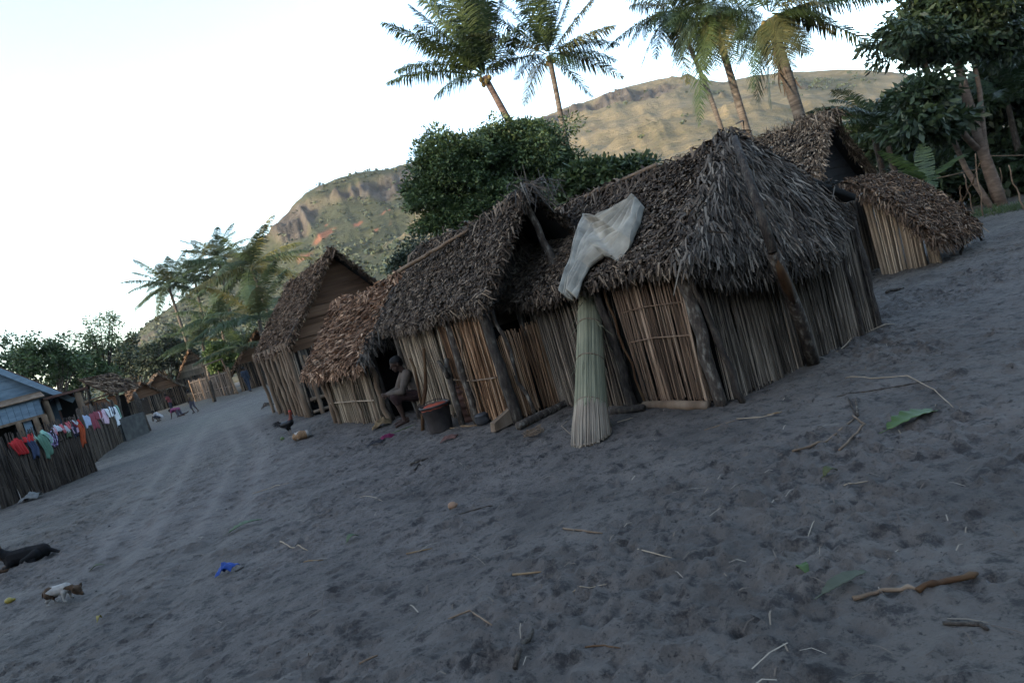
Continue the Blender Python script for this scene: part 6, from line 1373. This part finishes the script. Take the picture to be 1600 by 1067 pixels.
def bucket():
    p = GP(690, 671); t = thing('bucket', 'dark plastic bucket holding something orange red, in front of the pale reed wall', 'bucket', p); prof = [(.0, .0), (.165, .0), (.17, .02), (.205, .36), (.222, .365), (.222, .385), (.205, .385), (.195, .37), (.16, .03), (0, .03)]
    n = 28; V = [(r * math.cos(6.283 * j / n), r * math.sin(6.283 * j / n), z) for r, z in prof for j in range(n)]; F = [(i * n + j, i * n + (j + 1) % n, (i + 1) * n + (j + 1) % n, (i + 1) * n + j) for i in range(len(prof) - 1) for j in range(n)]
    mk('pail', V, F, plain('dark_grey_plastic', (.045, .038, .036), .5), t, True)
    rg = random.Random(5); mb = MB(); rr = [(.19, .30), (.205, .345), (.15, .37), (.06, .385), (0, .38)]; V = [(r * math.cos(6.283 * j / n), r * math.sin(6.283 * j / n), z + rg.uniform(-.008, .012)) for r, z in rr for j in range(n)]; F = [(i * n + j, i * n + (j + 1) % n, (i + 1) * n + (j + 1) % n, (i + 1) * n + j) for i in range(len(rr) - 1) for j in range(n)]
    mk('red_cloth', V, F, plain('orange_red_cloth', (.26, .045, .02), .8), t, True)
    MB().tube([(.21 * math.cos(a), .21 * math.sin(a) * .25 - .02, .37 + .07 * math.sin(a)) for a in np.linspace(0, 3.14, 12)], .006, 6).build('handle', M['nose'], t, True)
    for s in (-1, 1): mb = MB(); mb.box((s * .215, 0, .35), (.03, .05, .06)); mb.build('lug', M['nose'], t)
bucket()
def drum():
    p = GP(741, 656); o = Vector((p.x, p.y + .12, p.z)); t = thing('metal_drum', 'dented rusty ribbed drum standing behind the forked pole', 'drum', o); n = 30; V = []; prof = []
    for i in range(26): z = .52 * i / 25; prof.append((.21 + .012 * math.sin(z * 60) , z))
    prof += [(.19, .52), (.185, .5), (0, .5)]
    V = [(r * (1 + .04 * math.sin(3 * 6.283 * j / n)) * math.cos(6.283 * j / n), r * math.sin(6.283 * j / n), z) for r, z in prof for j in range(n)]; F = [(i * n + j, i * n + (j + 1) % n, (i + 1) * n + (j + 1) % n, (i + 1) * n + j) for i in range(len(prof) - 1) for j in range(n)]
    mk('barrel', V, F, M['rust'], t, True); mb = MB().tube([(.217 * math.cos(a), .217 * math.sin(a), .52) for a in np.linspace(0, 6.283, 31)], .012, 6, False); mb.build('rim', M['rust'], t, True)
    q = GP(706, 652); mb = MB(); mb.tube([(-.2, .1, .28), (-.05, .05, .33), (.2, .02, .30), (.32, 0, .26)], [.08, .12, .12, .07], 10, True, .1, random.Random(2)); mb.tube([(-.12, .1, -.1), (-.1, .08, .3)], .05, 7); mb.tube([(.22, .04, -.1), (.2, .03, .28)], .05, 7)
    sk = mb.build('sack', plain('dark_grey_sacking', (.06, .052, .05)), smooth=True); sk.location = Vector((q.x, q.y + .25, q.z)); tag(sk, 'dark grey sacking draped over low sticks behind the bucket', 'sack')
drum()
def small_solid(name, label, cat, px, py, build, mm, rz=0, dz=0):
    p = GP(px, py); mb = MB(); build(mb); o = mb.build(name, mm if not isinstance(mm, str) else M[mm], smooth=True, base=None); o.location = p + Vector((0, 0, dz)); o.rotation_euler = (0, 0, rz); return tag(o, label, cat)
def wedge(mb):
    mb.add([(-.17, -.05, 0), (.17, -.05, .02), (.17, .05, .02), (-.17, .05, 0), (-.15, -.045, .10), (.15, -.04, .20), (.16, .04, .20), (-.15, .045, .11)], [(0, 3, 2, 1), (4, 5, 6, 7), (0, 1, 5, 4), (1, 2, 6, 5), (2, 3, 7, 6), (3, 0, 4, 7)])
o = small_solid('wood_block', 'tan wooden block leaning at the foot of the dark corner post', 'wood block', 788, 668, wedge, 'wood', R(35)); o.data.polygons.foreach_set('use_smooth', [False] * len(o.data.polygons))
small_solid('cooking_pot', 'blackened small pot standing beside the rusty drum', 'pot', 757, 663, lambda mb: (mb.tube([(0, 0, 0), (0, 0, .02), (0, 0, .08), (0, 0, .13), (0, 0, .14)], [.06, .10, .115, .10, .11], 16), mb.ball((0, 0, .14), (.10, .10, .025), 14, 6)), plain('sooty_metal', (.035, .035, .037), .45))
small_solid('fruit', 'small green fruit on the sand beside the rooster', 'fruit', 442, 688, lambda mb: (mb.ball((0, 0, .035), (.045, .04, .038), 12, 8), mb.tube([(0, 0, .07), (.006, 0, .082)], .005, 5)), plain('green_rind', (.07, .095, .03), .5))
small_solid('yellow_fruit', 'yellow fruit lying on the sand at the far left', 'fruit', 15, 941, lambda mb: (mb.ball((0, 0, .025), (.042, .03, .03), 12, 8), mb.ball((.04, .01, .02), (.02, .016, .016), 10, 7)), plain('yellow_rind', (.2, .155, .03), .5))
small_solid('coconut_shell', 'round tan seed lying on the sand below the middle hut', 'seed', 708, 794, lambda mb: (mb.ball((0, 0, .03), (.04, .035, .034), 12, 8), mb.tube([(.036, 0, .03), (.046, 0, .032)], .008, 6)), plain('tan_shell', (.22, .13, .08)))
def rag(name, label, cat, px, py, w_, d_, m_, seed, rz, h=.05):
    rng = np.random.default_rng(seed); n = 14; p = GP(px, py); u = np.linspace(-1, 1, n); U_, V_ = np.meshgrid(u, u); r = np.sqrt(U_ ** 2 + V_ ** 2)
    edge = 1 - .25 * fbm(U_ * 1.5 + seed, V_ * 1.5, 2, seed); z = h * (.25 + fbm(U_ * 2.2 + seed * 3, V_ * 2.2, 3, seed) * 1.6) * np.clip(1.5 - r, 0, 1) + .004
    V = np.stack([U_ * edge * w_ / 2 + .04 * V_, V_ * edge * d_ / 2, z], -1).reshape(-1, 3); I = np.arange(n * n).reshape(n, n); F = np.stack([I[:-1, :-1], I[:-1, 1:], I[1:, 1:], I[1:, :-1]], -1).reshape(-1, 4)
    o = mk(name, V, F, m_, smooth=True); o.location = p; o.rotation_euler = (0, 0, rz); o.modifiers.new('t', 'SOLIDIFY').thickness = .008; s = o.modifiers.new('s', 'SUBSURF'); s.levels = s.render_levels = 1; return tag(o, label, cat)
M['husk'] = mat('tan_husk', [(0, (.06, .035, .018)), (.5, (.13, .085, .042)), (1, (.20, .14, .08))], nw=.7, nscale=20)
rag('plastic_bag', 'crumpled bright blue plastic bag on the sand', 'bag', 357, 896, .15, .11, plain('blue_plastic', (.015, .05, .22), .4, .3), 3, .4, .09)
rag('husk_pile', 'heap of tan husks in front of the dark doorway', 'husks', 598, 667, .42, .22, M['husk'], 5, .5, .11)
rag('rag', 'dark red rag on the sand before the seated person', 'rag', 606, 687, .26, .11, plain('wine_rag', (.12, .012, .045)), 7, .45, .06)
rag('rag', 'black rag beside the dark red rag', 'rag', 588, 695, .26, .10, plain('black_rag', (.022, .02, .022)), 8, .3, .05)
rag('rag', 'reddish brown scrap on the sand below the bucket', 'rag', 703, 687, .24, .12, plain('brown_scrap', (.10, .05, .04)), 9, .2, .05)
rag('palm_bark_sheet', 'white crumpled scrap under the near fence', 'scrap', 50, 782, .5, .3, plain('white_scrap', (.11, .11, .105)), 10, .2, .14)
rag('dark_clod', 'black lump on the sand by the posts of the boarded hut', 'clod', 419, 637, .5, .3, M['bark_dark'], 11, .2, .16)
# tangle of twigs next to the log
q0 = GP(838, 684); rg = random.Random(14); mb = MB()
for i in range(26):
    a = rg.uniform(0, 6.28); r = rg.uniform(.03, .13); P = [Vector((r * math.cos(a + s_ * 1.6) + rg.uniform(-.02, .02), r * math.sin(a + s_ * 1.6) * .7, .02 + .09 * rg.random())) for s_ in (0, .5, 1, 1.5)]; mb.tube(P, .004, 5)
tag(mb.build('twig_tangle', M['wood'], base=None), 'tangled ball of pale twigs in front of the grey log', 'twigs').location = q0

# ------------------------------------------------------------------ sticks, leaves and straw on the sand
def stick(label, pix, rad, mm, seed, name='stick', cat='stick', flat=False):
    P = [GP(*p) + Vector((0, 0, rad * .7)) for p in pix]; o = P[0].copy(); rg = random.Random(seed); pts, rr = [], []
    for a, b in zip(P[:-1], P[1:]):
        for i in range(4): t_ = i / 4; x = a.lerp(b, t_) + Vector((rg.uniform(-1, 1), rg.uniform(-1, 1), 0)) * rad * .5; x.z = max(x.z, gz(x.x, x.y) + rad * .6); pts.append(x); rr.append(rad * rg.uniform(.75, 1.1))
    pts.append(P[-1]); rr.append(rad * .5)
    return tag(MB().tube(pts, rr, 7, True, .12, rg).build(name, M[mm], base=o, smooth=True), label, cat)
S_ = [('thick dark brown stick near the bottom edge of the sand', [(800, 1036), (832, 980)], .017, 'bark_dark'), ('curved dark husk strip on the sand, left of the thick brown stick', [(702, 970), (735, 957), (770, 975)], .008, 'wood'), ('thin reddish twig right of the thick brown stick', [(915, 1012), (945, 1010), (970, 1015)], .006, 'wood_red'),
      ('long rust red stick at the lower right', [(1437, 925), (1480, 914), (1527, 895)], .020, 'wood_red'), ('frayed reddish bark strip left of the long rust stick', [(1335, 933), (1380, 925), (1437, 923)], .014, 'wood'), ('split pale cane lying alone in the middle of the sand', [(800, 890), (850, 894)], .012, 'wood_fresh'),
      ('brown forked twig above the middle of the sand', [(880, 826), (942, 835)], .010, 'wood'), ('thin straw yellow stem below the forked twig', [(998, 863), (1049, 868)], .005, 'reed_pale'), ('pale stem below the split cane, to its right', [(895, 923), (950, 917)], .004, 'reed_pale'), ('dark thick stick in front of the middle hut', [(642, 728), (670, 719)], .020, 'bark_dark'),
      ('stubby dark stick just under the thick one before the middle hut', [(648, 735), (658, 728)], .018, 'bark_dark'), ('long brown stick of the crossed pile on the right', [(1240, 709), (1290, 692), (1335, 655)], .013, 'wood'), ('short upright grey stick of the crossed pile', [(1340, 650), (1339, 622)], .014, 'bark'), ('bent stick crossing the pile toward the camera', [(1313, 706), (1335, 690), (1352, 665), (1332, 650)], .011, 'wood'),
      ('short brown stick left in the crossed pile', [(1326, 622), (1340, 652)], .012, 'bark_dark'), ('long pale bent reed on the right', [(1322, 592), (1360, 591), (1418, 588), (1460, 610), (1490, 638)], .006, 'reed_pale'), ('long dark twig above the green torn leaf', [(1308, 620), (1350, 613), (1460, 600)], .008, 'bark_dark'), ('pale stalk lying by the end wall of the largest hut', [(1305, 548), (1340, 525), (1398, 507)], .010, 'reed_pale'),
      ('tan strip of cane at the right, upper sand', [(1200, 650), (1222, 644)], .010, 'wood_fresh'), ('pair of tan stems low right of centre', [(1318, 757), (1355, 749)], .007, 'reed_pale'), ('pale curved stem left of centre', [(438, 846), (455, 856), (480, 858)], .008, 'reed_pale'), ('orange cane splinter left of centre', [(636, 868), (675, 857)], .007, 'wood_fresh'),
      ('tan splinter below the pale curved stem', [(475, 879), (505, 875)], .007, 'wood_fresh'), ('long pale straw at the left in the street', [(395, 771), (425, 762), (452, 755)], .006, 'reed_pale'), ('thin bent grass stem before the rag', [(563, 777), (580, 776), (598, 783)], .004, 'reed_pale'), ('thin dark root line in the middle of the sand', [(710, 806), (760, 792), (770, 789)], .007, 'bark_dark'),
      ('green stalk lying at the feet of the seated person', [(614, 677), (650, 664)], .010, 'leaf_bright'), ('twisted tan root beside the bucket', [(690, 672), (715, 667), (745, 665), (760, 660)], .018, 'wood_fresh'), ('short tan stick against the thatched lean-to path', [(1384, 459), (1412, 450)], .035, 'bark_dark'), ('long stalk on the sand beside the reed bundle', [(965, 660), (990, 653)], .008, 'reed_pale'),
      ('straw coloured stalk right of the largest hut corner', [(1150, 655), (1190, 652), (1220, 645)], .006, 'reed_pale'), ('pale twig between the hut corner and the crossed pile', [(1100, 672), (1150, 658)], .006, 'wood'), ('dark bent branch half sunk at the far right', [(1475, 975), (1530, 978), (1545, 985)], .013, 'bark_dark'), ('dark twig on the sand near the blue bag', [(368, 893), (382, 886)], .006, 'bark_dark'),
      ('tan stick scrap right of the blue bag', [(560, 1030), (590, 1022)], .010, 'wood')]
for i, (lb, pix, r, mm) in enumerate(S_): stick(lb, pix, r * .72, mm, 600 + i)
M['dry_leaf'] = mat('dry_grey_leaf', ramp3((.03, .034, .022), (.055, .06, .04), (.09, .095, .07)), nscale=12)
def leaf(label, pix_c, L, wd, rz, mm, seed, lobes=0, curl=.03, name='leaf', fold=.3):
    p = GP(*pix_c); n = 22; V = []; rg = random.Random(seed); F = []
    for i in range(n):
        s = i / (n - 1); w_ = wd * math.sin(math.pi * min(1, s * .95 + .03)) ** .7
        if lobes: w_ *= .55 + .45 * abs(math.sin(s * math.pi * lobes))
        x = (s - .5) * L; z = .012 + curl * math.sin(s * 3.1)
        V += [(x - .25 * w_, w_, z + fold * w_ + rg.uniform(0, .006)), (x, 0, z), (x - .25 * w_, -w_, z + fold * w_ * .6 + rg.uniform(0, .006))]
    for i in range(n - 1): a = 3 * i; F += [(a, a + 1, a + 4, a + 3), (a + 1, a + 2, a + 5, a + 4)]
    b = len(V); V += [(-.5 * L, .003, .012), (-.5 * L, -.003, .012), (-.68 * L, -.003, .006), (-.68 * L, .003, .006)]; F.append((b, b + 1, b + 2, b + 3))
    o = mk(name, V, F, M[mm], smooth=True); o.location = p; o.rotation_euler = (0, 0, rz); o.modifiers.new('t', 'SOLIDIFY').thickness = .003; return tag(o, label, 'leaf')
leaf('large torn green lobed leaf lying on the sand at the right', (1428, 658), .42, .085, R(12), 'leaf_bright', 1, 5)
leaf('single pale green round leaf at the lower right', (1256, 898), .075, .026, R(100), 'leaf_pale' if 'leaf_pale' in M else 'leaf_bright', 2)
leaf('rolled grey green dry leaf next to the bark strip', (1322, 918), .24, .03, R(18), 'dry_leaf', 3, 0, .01, fold=.5)
leaf('small yellow green leaf in the middle right of the sand', (1299, 742), .10, .03, R(15), 'palm_olive', 4)
leaf('dark green leafy sprig in the street at the left', (385, 824), .34, .06, R(28), 'leaf_mid', 5, 6)
leaf('small teal scrap of leaf left of centre', (553, 846), .11, .035, R(40), 'leaf_mid', 6)
leaf('yellowish leaf left of the green sprig, lower left', (154, 890), .14, .03, R(25), 'palm_olive', 7)
leaf('tiny yellow leaf in the lower left sand', (157, 970), .05, .016, R(80), 'palm_yellow', 8)
# litter nobody could count: straw, chips and small clods
rngL = np.random.default_rng(91); n = 1500
x = np.where(rngL.random(n) < .5, rngL.uniform(-8, 10, n), rngL.normal(1.0, 2.6, n)); y = 2.2 + 13 * rngL.random(n) ** 1.4
z = np.array([gz(a, b) for a, b in zip(x, y)]); a = rngL.uniform(0, 6.28, n); L = rngL.uniform(.02, .13, n) * rngL.choice([1, 1, 1, 2.0], n); wd = rngL.uniform(.0013, .0038, n)
dx, dy = np.cos(a) * L / 2, np.sin(a) * L / 2; sx, sy = -np.sin(a) * wd, np.cos(a) * wd; tl = rngL.uniform(0, .012, n)
V = np.stack([np.c_[x - dx + sx, y - dy + sy, z + .004], np.c_[x - dx - sx, y - dy - sy, z + .004], np.c_[x - sx, y - sy, z + .012 + tl], np.c_[x + sx, y + sy, z + .012 + tl], np.c_[x + dx - sx, y + dy - sy, z + .005], np.c_[x + dx + sx, y + dy + sy, z + .005]], 1); I = np.arange(n)[:, None] * 6
M['straw'] = mat('straw_litter', [(0, (.03, .024, .02)), (.4, (.07, .052, .04)), (.75, (.16, .125, .09)), (1, (.32, .27, .21))], nw=.1)
q = QB(); q.add(V, np.concatenate([I + np.array([0, 1, 2, 3]), I + np.array([3, 2, 4, 5])])); tag(q.build('straw_litter', M['straw']), 'scattered bits of straw and splinters all over the sand', 'litter', kind='stuff')
n = 1500; x = rngL.uniform(-7, 9, n); y = 1.9 + 11 * rngL.random(n) ** 1.3; z = np.array([gz(a, b) for a, b in zip(x, y)]); s = .005 + .014 * rngL.random(n) ** 3
Bv = np.array([(1, 0, 0), (0, 1, 0), (-1, 0, 0), (0, -1, 0), (0, 0, .8), (0, 0, -.8)]); V = np.stack([np.c_[x, y, z] + s[:, None] * (Bv[k] + rngL.normal(0, .25, (n, 3))) for k in range(6)], 1); I = np.arange(n)[:, None] * 6
F3 = np.concatenate([I + np.array(f) for f in ((0, 1, 4), (1, 2, 4), (2, 3, 4), (3, 0, 4), (1, 0, 5), (2, 1, 5), (3, 2, 5), (0, 3, 5))])
M['clod'] = mat('sand_clods', ramp3((.035, .03, .028), (.075, .066, .062), (.12, .11, .105)), nw=.3)
tag(mk('sand_clods', V.reshape(-1, 3), F3, M['clod']), 'small dark clods and pebbles strewn over the sand', 'clods', kind='stuff')
n = 1300; b0 = G(1480, 345); b1 = G(1640, 318); t_ = rngL.random(n); x = b0.x + (b1.x - b0.x) * t_ + rngL.normal(0, .25, n); y = b0.y + (b1.y - b0.y) * t_ + rngL.normal(.5, .5, n)
q = QB(); flakes(q, rngL, np.c_[x, y, np.full(n, -.01)], (0, 0, 1), (0, -1, 0), (.05, .2), (.01, .025), .3, .6, .02, -.3); tag(q.build('grass', M['leaf_mid']), 'short green grass at the foot of the stick fence on the right', 'grass', kind='stuff')

# ------------------------------------------------------------------ the evening air
hz = MB().box((0, 487, 61), (2040, 1250, 128)).build('haze', M['dark']); hz.data.materials.clear()
hm = bpy.data.materials.new('haze'); hm.use_nodes = True; hn = hm.node_tree.nodes; hn.remove(hn['Principled BSDF'])
pv_ = hn.new('ShaderNodeVolumePrincipled'); pv_.inputs['Color'].default_value = (.93, .96, 1.0, 1); pv_.inputs['Density'].default_value = .0001; pv_.inputs['Anisotropy'].default_value = .2
hm.node_tree.links.new(pv_.outputs[0], hn['Material Output'].inputs['Volume']); hz.data.materials.append(hm); tag(hz, 'thin pale evening haze over the whole valley', 'haze', kind='stuff')
